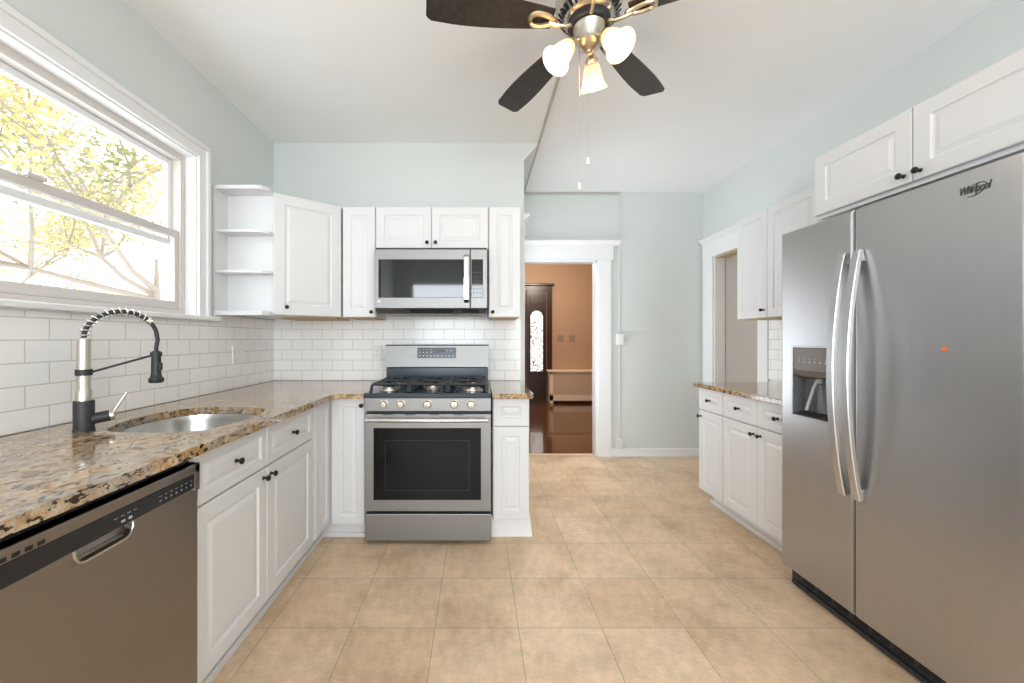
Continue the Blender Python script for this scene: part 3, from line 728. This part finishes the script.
for px in (384, 400.9, 427.6, 454.4, 471.4):
    bm = bm_(); kx = (px - 477) / 395 * ry
    lathe(bm, [(.026, 0), (.026, .004), (.0215, .006), (.0205, .026), (.018, .03), (0, .031)], (kx, ry - .004, .850), -Y, 24)
    box(bm, kx - .003, kx + .003, ry - .0415, ry - .033, .832, .868, .001)
    obj('burner_knob', bm, 'nickel', cp, True)
bm = bm_()
box(bm, r0 - .001, r1 + .001, ry - .012, 2.93, .886, .916, .006)
ck = obj('cooktop', bm, 'navy', t)
for bx, by, br in ((-.56, 2.53, .05), (-.56, 2.80, .04), (rc, 2.66, .055), (-.03, 2.53, .055), (-.03, 2.80, .04)):
    bm = bm_(); lathe(bm, [(br + .012, 0), (br + .01, .008), (br * .9, .01), (br * .9, .018), (br * .8, .022), (0, .023)], (bx, by, .916), Z, 24); bn = obj('burner', bm, 'nickel', ck, True); bm = bm_(); lathe(bm, [(br * .82, .0225), (br * .82, .030), (br * .7, .033), (0, .034)], (bx, by, .916), Z, 24); obj('burner_cap', bm, 'iron', bn, True)
def grate(x0, x1, y0, y1):
    bm = bm_(); z = .958; h = .0095
    def bar(a, b): tube(bm, [a, b], h, 6)
    def foot_rail(x):
        tube(bm, [(x, y0 - .01, .917), (x, y0 + .02, z - .006), (x, y0 + .05, z), (x, y1 - .03, z), (x, y1, .917)], h, 6)
    foot_rail(x0); foot_rail(x1)
    bar((x0, y0 + .045, z), (x1, y0 + .045, z)); bar((x0, y1 - .04, z), (x1, y1 - .04, z)); bar((x0, (y0 + y1) / 2, z), (x1, (y0 + y1) / 2, z))
    xm = (x0 + x1) / 2
    for a, b in ((y0 + .045, y0 + .10), ((y0 + y1) / 2 - .06, (y0 + y1) / 2 + .06), (y1 - .10, y1 - .04)): bar((xm, a, z + .002), (xm, b, z + .002))
    for yy in (y0 + .13, y1 - .13): bar((x0, yy, z), (x0 + .06, yy, z)); bar((x1 - .06, yy, z), (x1, yy, z))
    obj('grate', bm, 'iron', ck)
gw = (r1 - r0 - .05) / 3
for i in range(3): grate(r0 + .025 + i * gw + .006, r0 + .025 + (i + 1) * gw - .006, 2.40, 2.895)
bm = bm_(); box(bm, r0 + .003, r1 - .003, 2.925, 2.99, .9, 1.03, .004); obj('backsplash_riser', bm, 'navy', t)
bm = bm_()
prism(bm, [(r0 - .002, 2.905, 1.035), (r0 - .002, 2.925, 1.19), (r0 - .002, 2.99, 1.19), (r0 - .002, 2.99, 1.035)], (r1 - r0 + .004, 0, 0))
bg_ = obj('backguard', bm, 'steel_h', t)
bm = bm_(); box(bm, r0 - .002, r1 + .002, 2.92, 2.992, 1.19, 1.197, .002); obj('backguard_cap', bm, 'blackm', bg_)
def gpt(x, z, off): # point on the sloped backguard face
    y = 2.905 + .020 * (z - 1.035) / .155; return (x, y - off, z)
def gquad(bm, x0, x1, z0, z1, d, o0=0.):
    prism(bm, [gpt(x0, z0, o0), gpt(x1, z0, o0), gpt(x1, z1, o0), gpt(x0, z1, o0)], (0, -d, 0))
bm = bm_(); gx = lambda p: (p - 477) / 395 * 2.91
gquad(bm, gx(417.3), gx(456), 1.098, 1.176, .002); dp = obj('display', bm, 'navy', t)
def gmark(*a):
    k = bm_(); gquad(k, *a, .0006, .002); obj('button', k, 'ink', dp)
for i in range(10): gmark(gx(419) + i * .027, gx(419) + i * .027 + .011, 1.112, 1.120)
for i in range(4): gmark(gx(419) + i * .027, gx(419) + i * .027 + .011, 1.138, 1.145); gmark(gx(419) + i * .027, gx(419) + i * .027 + .011, 1.160, 1.163)
for i in range(2): gmark(gx(446) + i * .03, gx(446) + i * .03 + .016, 1.152, 1.158)
bm = bm_(); gquad(bm, gx(437), gx(444), 1.142, 1.162, .0006, .002); obj('clock_window', bm, 'black', dp)

# ================================================================== MICROWAVE
m0, m1, my, mz0, mz1 = -.700, .0715, 2.69, 1.448, 1.853
t = thing('microwave', 'over-the-range stainless microwave with dark glass under the short cabinet', 'microwave', (-.31, 2.9, mz0))
bm = bm_(); box(bm, m0 + .004, m1 - .004, my + .03, TB - .001, mz0 - .018, 1.868); obj('body', bm, 'blackm', t)
mx = lambda p: (p - 477) / 395 * my
seam = mx(470.3)
bm = bm_(); box(bm, m0, seam - .001, my, my + .03, mz0, mz1, .005); md = obj('door', bm, 'steel_h', t)
bm = bm_(); box(bm, mx(378.5), mx(465.5), my - .002, my + .003, 1.521, 1.783, .002); obj('door_glass', bm, 'microglass', md)
bm = bm_(); box(bm, mx(378.5), mx(381), my - .0025, my + .003, 1.521, 1.783, .001); obj('glass_edge', bm, 'gap', md)
bm = bm_(); strip(bm, [(mx(466.5), my - .006, 1.808), (mx(466.5), my - .034, 1.790), (mx(466.5), my - .044, 1.65), (mx(466.5), my - .034, 1.51), (mx(466.5), my - .006, 1.492)], .033, .012, X); obj('handle', bm, 'chrome', md)
bm = bm_(); box(bm, seam + .001, m1, my, my + .03, mz0, mz1, .005); cpn = obj('control_panel', bm, 'steel_h', t)
bm = bm_(); box(bm, mx(471.5), mx(483), my - .002, my + .003, 1.521, 1.783, .002); kp = obj('keypad', bm, 'microglass', cpn)
marks('button', [(mx(473) + c_ * .022, mx(473) + c_ * .022 + .010, my - .0025, my - .0018, 1.55 + r * .028, 1.556 + r * .028) for r in range(6) for c_ in range(3)], M['microkey'], cpn)
bm = bm_(); lathe(bm, [(.011, 0), (.011, .0015), (0, .0018)], (mx(379), my - .0005, 1.497), -Y, 20); lg = obj('maker_emblem', bm, 'plate', t)
bm = bm_(); tube(bm, [(mx(379) + .0075 * math.cos(a), my - .0022, 1.497 + .0075 * math.sin(a)) for a in [math.radians(20 + 22 * i) for i in range(14)]], .0009, 5); box(bm, mx(379) - .0025, mx(379) - .001, my - .0028, my - .002, 1.493, 1.501); box(bm, mx(379) - .0025, mx(379) + .002, my - .0028, my - .002, 1.493, 1.4943); obj('emblem_mark', bm, 'ink', lg)
bm = bm_(); prism(bm, [(m0 + .01, my + .012, mz0), (m0 + .01, my + .05, mz0 - .032), (m0 + .01, TB - .02, mz0 - .032), (m0 + .01, TB - .02, mz0)], (m1 - m0 - .02, 0, 0)); bt = obj('vent_tray', bm, 'steel_h', t)
for a, b in ((mx(410), mx(453)), (mx(462), mx(479))):
    bm = bm_(); prism(bm, [(a, my + .018, mz0 - .006), (a, my + .04, mz0 - .0255), (a, my + .05, mz0 - .026), (a, my + .03, mz0 - .002)], (b - a, 0, 0)); obj('vent_grille', bm, 'gap', bt)

# ================================================================== REFRIGERATOR
fx, f0, f1 = 1.56, 1.117, 2.027
sp_ = 1.637
t = thing('refrigerator', 'side-by-side stainless refrigerator with ice dispenser along the right wall', 'refrigerator', (1.95, 1.57, 0))
bm = bm_(); box(bm, fx + .075, WR - .04, f0 + .004, f1 - .004, .03, 1.765, .004); obj('body', bm, mat('fridge_side_grey', (.22, .22, .22), .45), t)
bm = bm_(); box(bm, fx + .045, fx + .12, f0 + .01, f1 - .012, .0, .092, .006); box(bm, fx + .03, fx + .05, f0 + .01, f1 - .03, .012, .03, .004); gr = obj('base_grille', bm, 'blackm', t)
marks('grille_slot', [(fx + .043, fx + .046, f0 + .08 + i * .085, f0 + .145 + i * .085, .045, .07) for i in range(9)], 'gap', gr)
def fdoor(name, ya, yb, hole=None):
    bm = bm_(); r = .022; z0, z1 = .095, 1.776
    def prof(a, b):   # plan outline with rounded front corners at the outer door edges
        pts = []
        for cx, cy, s in ((fx + .012, a + .012, 180), (fx + .012, b - .012, 90)):
            for i in range(5):
                an = math.radians(s + (90 if s == 180 else 90) * i / 4); pts.append((cx + .012 * math.cos(an), cy + .012 * math.sin(an)))
        return pts
    if hole is None:
        P = [(fx + .07, ya), (fx + .012, ya)]
        P += [(fx + .012 - .012 * math.sin(math.radians(22.5 * i)), ya + .012 - .012 * math.cos(math.radians(22.5 * i))) for i in range(1, 5)]
        P += [(fx + .012 - .012 * math.cos(math.radians(22.5 * i)), yb - .012 + .012 * math.sin(math.radians(22.5 * i))) for i in range(0, 5)]
        P += [(fx + .07, yb)]
        prism(bm, [(a, b, z0) for a, b in P], (0, 0, z1 - z0))
        es = [e for e in bm.edges if abs(e.verts[0].co.z - z1) < 1e-4 and abs(e.verts[1].co.z - z1) < 1e-4 or abs(e.verts[0].co.z - z0) < 1e-4 and abs(e.verts[1].co.z - z0) < 1e-4]
        bmesh.ops.bevel(bm, geom=es, offset=.006, segments=2, affect='EDGES')
    else:
        ha, hb, hz0, hz1 = hole
        # outer shell built from a front skin with a rectangular hole
        def lp(d, i): return [(fx + d, ya + i, z0 + i), (fx + d, yb - i, z0 + i), (fx + d, yb - i, z1 - i), (fx + d, ya + i, z1 - i)]
        hl = [(ha, hz0), (hb, hz0), (hb, hz1), (ha, hz1)]
        back = [bm.verts.new(p) for p in lp(.07, 0)]; m1_ = [bm.verts.new(p) for p in lp(.010, 0)]; m2_ = [bm.verts.new(p) for p in lp(.003, .003)]; m3 = [bm.verts.new(p) for p in lp(0, .010)]
        h0 = [bm.verts.new((fx, a, b)) for a, b in hl]; h1 = [bm.verts.new((fx + .062, a, b)) for a, b in hl]
        for A_, B_ in ((back, m1_), (m1_, m2_), (m2_, m3), (m3, h0), (h0, h1)):
            for k in range(4): bm.faces.new((A_[k], A_[(k + 1) % 4], B_[(k + 1) % 4], B_[k]))
        bm.faces.new(back); bm.faces.new(h1)
    return obj(name, bm, 'steel_v', t, False)
ha, hb, hz0, hz1 = 1.733, 1.957, .865, 1.203
fz = fdoor('freezer_door', sp_ + .003, f1, (ha, hb, hz0, hz1)); rf = fdoor('fridge_door', f0, sp_ - .003)
bm = bm_(); box(bm, fx + .05, fx + .07, sp_ - .002, sp_ + .002, .1, 1.77); obj('door_gasket', bm, 'blackm', t)
# dispenser
bm = bm_()
for a in ((ha - .004, ha + .006, hz0, hz1), (hb - .006, hb + .004, hz0, hz1), (ha, hb, hz0 - .004, hz0 + .006), (ha, hb, hz1 - .005, hz1 + .004)): box(bm, fx - .003, fx + .03, *a, .002)
ds = obj('dispenser', bm, 'steel_v', t)
bm = bm_(); prism(bm, [(fx + .002, ha + .006, 1.20), (fx + .002, ha + .006, 1.09), (fx + .012, ha + .006, 1.062), (fx + .05, ha + .006, 1.05), (fx + .06, ha + .006, 1.20)], (0, hb - ha - .012, 0)); kpn = obj('dispenser_panel', bm, mat('dispenser_grey', (.17, .15, .13), .4, .3), ds)
for i in range(6):
    y = hb - .04 - i * .029; marks('button', [(fx + .0008, fx + .0022, y - .008, y, 1.127, 1.135)], 'ink', ds); marks('indicator', [(fx + .0008, fx + .0022, y - .006, y - .002, 1.141, 1.147)], 'ink', ds)
bm = bm_(); box(bm, fx + .055, fx + .061, ha + .006, hb - .006, hz0 + .006, 1.07); box(bm, fx + .004, fx + .06, ha + .006, ha + .010, hz0 + .006, 1.055); box(bm, fx + .004, fx + .06, hb - .010, hb - .006, hz0 + .006, 1.055); obj('niche_lining', bm, mat('niche_grey', (.13, .135, .145), .3), ds)
bm = bm_(); prism(bm, [(fx + .002, ha + .01, hz0 + .006), (fx + .055, ha + .01, hz0 + .006), (fx + .055, ha + .01, hz0 + .025), (fx + .002, ha + .01, hz0 + .012)], (0, hb - ha - .02, 0)); obj('drip_tray', bm, 'blackm', ds)
bm = bm_(); strip(bm, [(fx + .045, 1.86, 1.05), (fx + .035, 1.87, 1.01), (fx + .012, 1.885, .90)], .016, .004, Y); cyl(bm, (fx + .04, 1.83, 1.055), (fx + .03, 1.83, 1.03), .012, 12); obj('paddle', bm, mat('clear_grey_plastic', (.33, .34, .36), .25), ds)
def fhandle(yc, par):
    pts = []
    for i in range(25):
        s = i / 24; z = .585 + s * (1.60 - .585)
        pts.append((fx - .010 - .052 * math.sin(math.pi * s) ** .8, yc, z))
    bm = bm_(); strip(bm, pts, .032, .016, Y)
    for z in (.61, 1.575): box(bm, fx - .022, fx + .002, yc - .011, yc + .011, z - .02, z + .02, .003)
    obj('handle', bm, 'nickel_bright', par, False)
M['nickel_bright'] = mat('bright_satin_metal', (.62, .62, .63), .28, 1)
fhandle(1.672, fz); fhandle(1.606, rf)
# maker's script on the wide door
tc = bpy.data.curves.new('script', 'FONT'); tc.body = 'Whirlpool'; tc.size = .042; tc.shear = .35; tc.extrude = .0012; tc.space_character = .86
to = bpy.data.objects.new('script', tc); COL.objects.link(to); bpy.context.view_layer.update()
dg = bpy.context.evaluated_depsgraph_get(); me = bpy.data.meshes.new_from_object(to.evaluated_get(dg)); bpy.data.objects.remove(to)
bm = bm_(); bm.from_mesh(me)
R = Matrix(((0, 0, -1), (-.52, 0, 0), (0, .85, 0)))      # text x -> -Y, text y -> Z, text z -> -X
for v in bm.verts: v.co = R @ v.co
ly = 395 * fx / (958.5 - 477)
bmesh.ops.translate(bm, verts=bm.verts, vec=(fx - .001, ly, 1.24 + (339 - 198) / 395 * ly + .004))
# looped swoosh around the middle letters
cy, cz = ly - .045, 1.24 + (339 - 190) / 395 * (ly - .045) + .002
tube(bm, [(fx - .0015, cy + .026 * math.cos(a), cz + .017 * math.sin(a) - .3 * .026 * math.cos(a)) for a in [math.radians(40 + 280 * i / 24) for i in range(25)]], .0013, 6)
obj('maker_script', bm, 'badge', rf)
bm = bm_(); sy = 395 * fx / (944 - 477); sz = 1.24 - 10 / 395 * sy
lathe(bm, [(.008, 0), (.007, .002), (0, .0025)], (fx - .0001, sy, sz), -X, 8); box(bm, fx - .0015, fx, sy - .012, sy - .003, sz - .004, sz + .004)
tag(obj('sticker', bm, 'orange'), 'tiny orange sticker on the wide refrigerator door', 'sticker')

# ================================================================== CEILING FAN
FC = Vector((.459, 1.62, 0)); BZ = 2.52
t = thing('ceiling_fan', 'five-blade dark wood ceiling fan with three lit glass shades', 'ceiling fan', (FC.x, FC.y, H))
def at(z): return Vector((FC.x, FC.y, z))
bm = bm_(); lathe(bm, [(.075, 0), (.075, -.02), (.06, -.05), (.02, -.06), (.016, -.10)], at(H), Z, 32); obj('canopy', bm, 'nickel', t, True)
bm = bm_(); lathe(bm, [(.03, .155), (.09, .15), (.125, .12), (.135, .085), (.135, .06), (.12, .03), (.098, .006), (.09, 0), (.06, -.004)], at(BZ + .025), Z, 40); mh = obj('motor_housing', bm, 'nickel', t, True)
for i in range(30):
    bm = bm_(); a = 2 * math.pi * i / 30; d = Vector((math.cos(a), math.sin(a), 0)); s = Vector((-d.y, d.x, 0))
    p1 = at(BZ + .032) + d * .1045; p2 = at(BZ + .053) + d * .124
    n = (d * .7 - Z * .7).normalized()
    prism(bm, [p1 - s * .004 + n * .003, p1 + s * .004 + n * .003, p2 + s * .004 + n * .003, p2 - s * .004 + n * .003], -n * .004); obj('vent_slot', bm, 'gap', mh)
bm = bm_(); lathe(bm, [(.085, .024), (.085, .002), (.078, -.006), (.06, -.006)], at(BZ), Z, 32); obj('flywheel', bm, 'blackm', t, True)
bm = bm_(); lathe(bm, [(.066, .0), (.062, -.010), (.050, -.035), (.046, -.055), (.052, -.06), (.052, -.07), (.04, -.082), (.024, -.092), (.012, -.096), (.013, -.104), (0, -.11)], at(BZ - .004), Z, 32); lk = obj('light_kit', bm, 'nickel', t, True)
for i in range(5):
    an = math.radians(188.5 - 72 * i); d = Vector((math.cos(an), math.sin(an), 0)); s = Vector((-d.y, d.x, 0))
    tilt = math.radians(11); sv = s * math.cos(tilt) + Z * math.sin(tilt); nv = d.cross(sv).normalized()
    # blade
    bm = bm_(); outl = []; L0, L1 = .155, .662
    for k in range(13):
        u = k / 12; r = L0 + (L1 - .02 - L0) * u; w = .040 + .030 * math.sin(min(1, u * 1.25) * math.pi / 2) - .006 * max(0, u - .8) / .2
        outl.append((r, w))
    pts = [(r, -w) for r, w in outl] + [(L1 - .006, -.054), (L1, -.046), (L1, .046), (L1 - .006, .054)] + [(r, w) for r, w in reversed(outl)]
    c0 = at(BZ + .012)
    prism(bm, [c0 + d * r + sv * w for r, w in pts], nv * .006)
    bl = obj('blade', bm, 'blade', t)
    # scrolled bracket: a neck and an open loop
    bm = bm_(); z_ = at(BZ - .002)
    tube(bm, [at(BZ + .004) + d * .07, at(BZ - .010) + d * .10, at(BZ - .010) + d * .14, at(BZ - .003) + d * .17], [.010, .009, .0085, .008], 8)
    lp = []
    for k in range(22):
        a = 2 * math.pi * k / 22; rr = .198 - .052 * math.cos(a); ww = .023 * math.sin(a) * (1 - .42 * math.cos(a))
        lp.append(c0 - nv * .009 + d * rr + sv * ww)
    tube(bm, lp, .0105, 8, True)
    obj('blade_bracket', bm, 'brass', bl, True)
for an, in ((196,), (304,), (67,)):
    a = math.radians(an); d = Vector((math.cos(a), math.sin(a), 0)); ax = (d * .62 - Z * .78).normalized()
    a0 = at(BZ - .062) + d * .04; a1 = at(BZ - .075) + d * .075
    bm = bm_(); tube(bm, [at(BZ - .06) + d * .03, at(BZ - .058) + d * .05, a1], .009, 10); lathe(bm, [(.012, -.01), (.020, 0), (.026, .012), (.024, .03)], a1, ax, 20); fit = obj('lamp_arm', bm, 'brass', lk, True)
    so = a1 + ax * .018
    # bell shaped shade (open at the mouth)
    prof = [(.026, 0), (.031, .012), (.037, .03), (.041, .05), (.045, .07), (.051, .088), (.060, .104), (.066, .110)]
    prof = [(r * .93, h * .95) for r, h in prof]
    inner = [(r - .003, h) for r, h in reversed(prof)]
    bm = bm_(); lathe(bm, prof + inner, so, ax, 32, False); obj('lamp_shade', bm, 'shade', lk, True)
    bm = bm_(); lathe(bm, [(.010, .0), (.011, .015), (.017, .03), (.0215, .045), (.019, .06), (.010, .07), (0, .073)], so, ax, 20); obj('bulb', bm, 'bulb', lk, True)
    lt = point('fan_lamp_light', so + ax * .100, 1.5, (1, .93, .85), .03)
for dx, dy, zt, ze in ((-.036, .01, BZ - .07, 1.866), (.0, .014, BZ - .1, 1.972)):
    p = FC + Vector((dx, dy, 0)); bm = bm_(); tube(bm, [(p.x, p.y, zt), (p.x, p.y, ze)], .0014, 6); pc = obj('pull_chain', bm, 'chrome', t)
    bm = bm_(); lathe(bm, [(.002, .03), (.004, .026), (.0045, .012), (.0075, .003), (.0075, 0), (0, -.002)], (p.x, p.y, ze - .01), Z, 14); obj('chain_pull', bm, 'plate', pc, True)

# ================================================================== RACEWAY, SWITCHES, OUTLETS
t = thing('cable_raceway', 'thin beige cable raceway running from the ceiling fan down the far wall', 'raceway', (.48, 4.1, 2.7))
bm = bm_(); prism(bm, [(.470, 1.70, H - .012), (.486, 1.70, H - .012), (.502, WF - .004, H - .012), (.486, WF - .004, H - .012)], (0, 0, .0115)); obj('ceiling_channel', bm, 'race', t)
bm = bm_(); box(bm, .500, 1.512, WF - .013, WF - .001, H - .022, H - .008, .003); obj('header_channel', bm, 'race', t)
sx = 1.506
bm = bm_(); box(bm, sx - .008, sx + .008, WF - .010, WF - .001, 2.29, H - .022, .003); box(bm, sx - .008, sx + .008, WF - .010, WF - .001, 1.30, 2.29, .003); box(bm, sx - .008, sx + .008, WF - .010, WF - .001, .19, 1.175, .003); obj('wall_channel', bm, 'wall', t)
def plate(name, O, U, N, w, h, toggles, label, cat, m='plate', kind='switch', thick=.007, group=None):
    O, U, N = Vector(O), Vector(U), Vector(N); bm = bm_()
    rs = []
    for i, d in ((0, 0), (0, thick * .5), (.003, thick)): rs.append([bm.verts.new(O + U * u + Z * v + N * d) for u, v in ((-w / 2 + i, -h / 2 + i), (w / 2 - i, -h / 2 + i), (w / 2 - i, h / 2 - i), (-w / 2 + i, h / 2 - i))])
    for a, b in zip(rs, rs[1:]):
        for k in range(4): bm.faces.new((a[k], a[(k + 1) % 4], b[(k + 1) % 4], b[k]))
    bm.faces.new(rs[0]); bm.faces.new(rs[-1]); o = tag(obj(name, bm, m), label, cat, group)
    for u in toggles:
        bm = bm_(); c_ = O + U * u + N * thick
        if kind == 'switch':
            prism(bm, [c_ - U * .005 - Z * .011, c_ + U * .005 - Z * .011, c_ + U * .005 + Z * .011, c_ - U * .005 + Z * .011], N * .001)
            prism(bm, [c_ - U * .0035 - Z * .002, c_ + U * .0035 - Z * .002, c_ + U * .0035 + Z * .009, c_ - U * .0035 + Z * .009], N * .009); obj('toggle', bm, m, o)
        else:
            for dz in (-.02, .02):
                bm2 = bm_(); lathe(bm2, [(.016, 0), (.015, .0015), (0, .0018)], c_ + Z * dz, N, 20); rcp = obj('receptacle', bm2, m, o)
                bm3 = bm_()
                for du in (-.006, .004): prism(bm3, [c_ + Z * (dz - .004) + U * du + N * .0015, c_ + Z * (dz - .004) + U * (du + .002) + N * .0015, c_ + Z * (dz + .005) + U * (du + .002) + N * .0015, c_ + Z * (dz + .005) + U * du + N * .0015], N * .0006)
                obj('slots', bm3, 'gap', rcp)
            bm.free()
    return o
yl = 395 * 1.597 / (477 - 237.5)
plate('switch_outlet_plate', (TL + .0005, yl, 1.24 - (355 - 339) / 395 * yl), Y, X, .118, .118, [-.024], 'white double plate on the left tiled wall beyond the sink', 'wall plate')
plate('outlet', ((377 - 477) / 395 * TB, TB - .0005, 1.24 - (353 - 339) / 395 * TB), X, -Y, .075, .118, [0], 'white outlet on the back tile left of the range backguard', 'outlet', kind='outlet')
plate('light_switch', (sx, WF - .001, 1.237), X, -Y, .072, .118, [0], 'white surface switch box on the far wall beside the hall doorway', 'switch', thick=.035)
bm = bm_(); box(bm, sx - .033, sx + .033, WF - .036, WF - .001, .09, .20, .004); tag(obj('junction_box', bm, 'wall'), 'painted junction box on the far wall just above the baseboard', 'junction box')
for px, w, lab, tg in ((560.5, .12, 'wider tan switch plate on the hall wall, closer to the entry door', [-.024, .024]), (572.3, .115, 'tan switch plate on the hall wall, farther from the entry door', [-.024, .024])):
    plate('hall_switch', ((px - 477) / 395 * HY, HY - .001, 1.24 + (339 - 338.5) / 395 * HY), X, -Y, w, .13, tg, lab, 'switch', 'beigeplate', group='hall switches')

# radiator cover in the hall
t = thing('radiator_cover', 'cream radiator cover with grille along the peach hall wall', 'radiator cover', (2.0, 7.7, 0))
a0, a1, b0, b1, rz_ = 1.40, 2.75, 7.60, HY - .002, .60
bm = bm_(); box(bm, a0 - .03, a1 + .03, b0 - .03, b1, rz_, rz_ + .035, .008); obj('top_board', bm, 'radpaint', t)
bm = bm_(); box(bm, a0, a1, b0, b0 + .02, .50, rz_, .003) if False else box(bm, a0, a1, b0, b0 + .02, .56, rz_, .003)
box(bm, a0, a1, b0, b0 + .02, .05, .16, .003); box(bm, a0, a0 + .07, b0, b0 + .02, 0, rz_, .003); box(bm, a1 - .07, a1, b0, b0 + .02, 0, rz_, .003); obj('front_frame', bm, 'radpaint', t)
bm = bm_(); box(bm, a0, a0 + .02, b0 + .02, b1, 0, rz_, .002); box(bm, a1 - .02, a1, b0 + .02, b1, 0, rz_, .002); obj('side_panels', bm, 'radpaint', t)
bm = bm_(); box(bm, a0 + .06, a1 - .06, b0 + .006, b0 + .012, .15, .57); obj('grille_panel', bm, 'grille', t)

# ================================================================== TREES OUTSIDE THE WINDOW
def tree(base, h, spread, seed, label, nl, lean=(0, 0)):
    rnd = random.Random(seed); t = thing('tree', label, 'tree', base, 'trees outside the window')
    b = Vector(base); bmw = bm_(); tips = []
    top = b + Vector((lean[0], lean[1], h * .62)); tube(bmw, [b, b.lerp(top, .5) + Vector((.08, -.06, 0)), top], [.15, .10, .03], 9)
    def grow(p, d, L, r, lev):
        q = p + d * L; mid = p.lerp(q, .5) + Vector([rnd.uniform(-.08, .08) * L for _ in range(3)])
        tube(bmw, [p, mid, q], [r, r * .8, r * .6], 6)
        tips.append((mid, lev)); tips.append((q, lev))
        if lev < 3:
            for _ in range(3 if lev else 4):
                nd = (d + Vector((rnd.uniform(-1, 1), rnd.uniform(-1, 1), rnd.uniform(-.45, .6))) * .85).normalized(); grow(q, nd, L * rnd.uniform(.6, .8), r * .58, lev + 1)
    for k in range(6):
        a = 2 * math.pi * k / 6 + rnd.uniform(-.3, .3); st = b.lerp(top, rnd.uniform(.45, 1)); grow(st, Vector((math.cos(a), math.sin(a), rnd.uniform(.15, .7))).normalized(), spread * rnd.uniform(.32, .45), .055, 0)
    obj('trunk', bmw, 'bark', t, True)
    bml = bm_(); cl = [p for p, l in tips if l >= 1]
    for _ in range(nl):
        c_ = rnd.choice(cl) + Vector([rnd.gauss(0, .32), rnd.gauss(0, .32), rnd.gauss(0, .16)])
        n = Vector((rnd.gauss(0, .6), rnd.gauss(0, .6), 1)).normalized(); u, v, _n = basis(n); s = rnd.uniform(.03, .058)
        an = rnd.uniform(0, 6.28); u2 = u * math.cos(an) + v * math.sin(an); v2 = n.cross(u2)
        bml.faces.new([bml.verts.new(c_ + u2 * (s * a_) + v2 * (s * b_) + n * (s * c2)) for a_, b_, c2 in ((-1, 0, 0), (-.2, -.55, .12), (.9, 0, -.1), (-.2, .55, .12))])
    obj('foliage', bml, 'leaf', t)
tree((-5.6, 6.9, -2.2), 7.8, 3.7, 3, 'nearer autumn tree with yellowing leaves outside the sink window', 22000)
tree((-12.0, 10.2, -2.2), 9.0, 3.4, 11, 'farther yellow-green tree behind the nearer tree outside the window', 14000, (-.3, -.5))
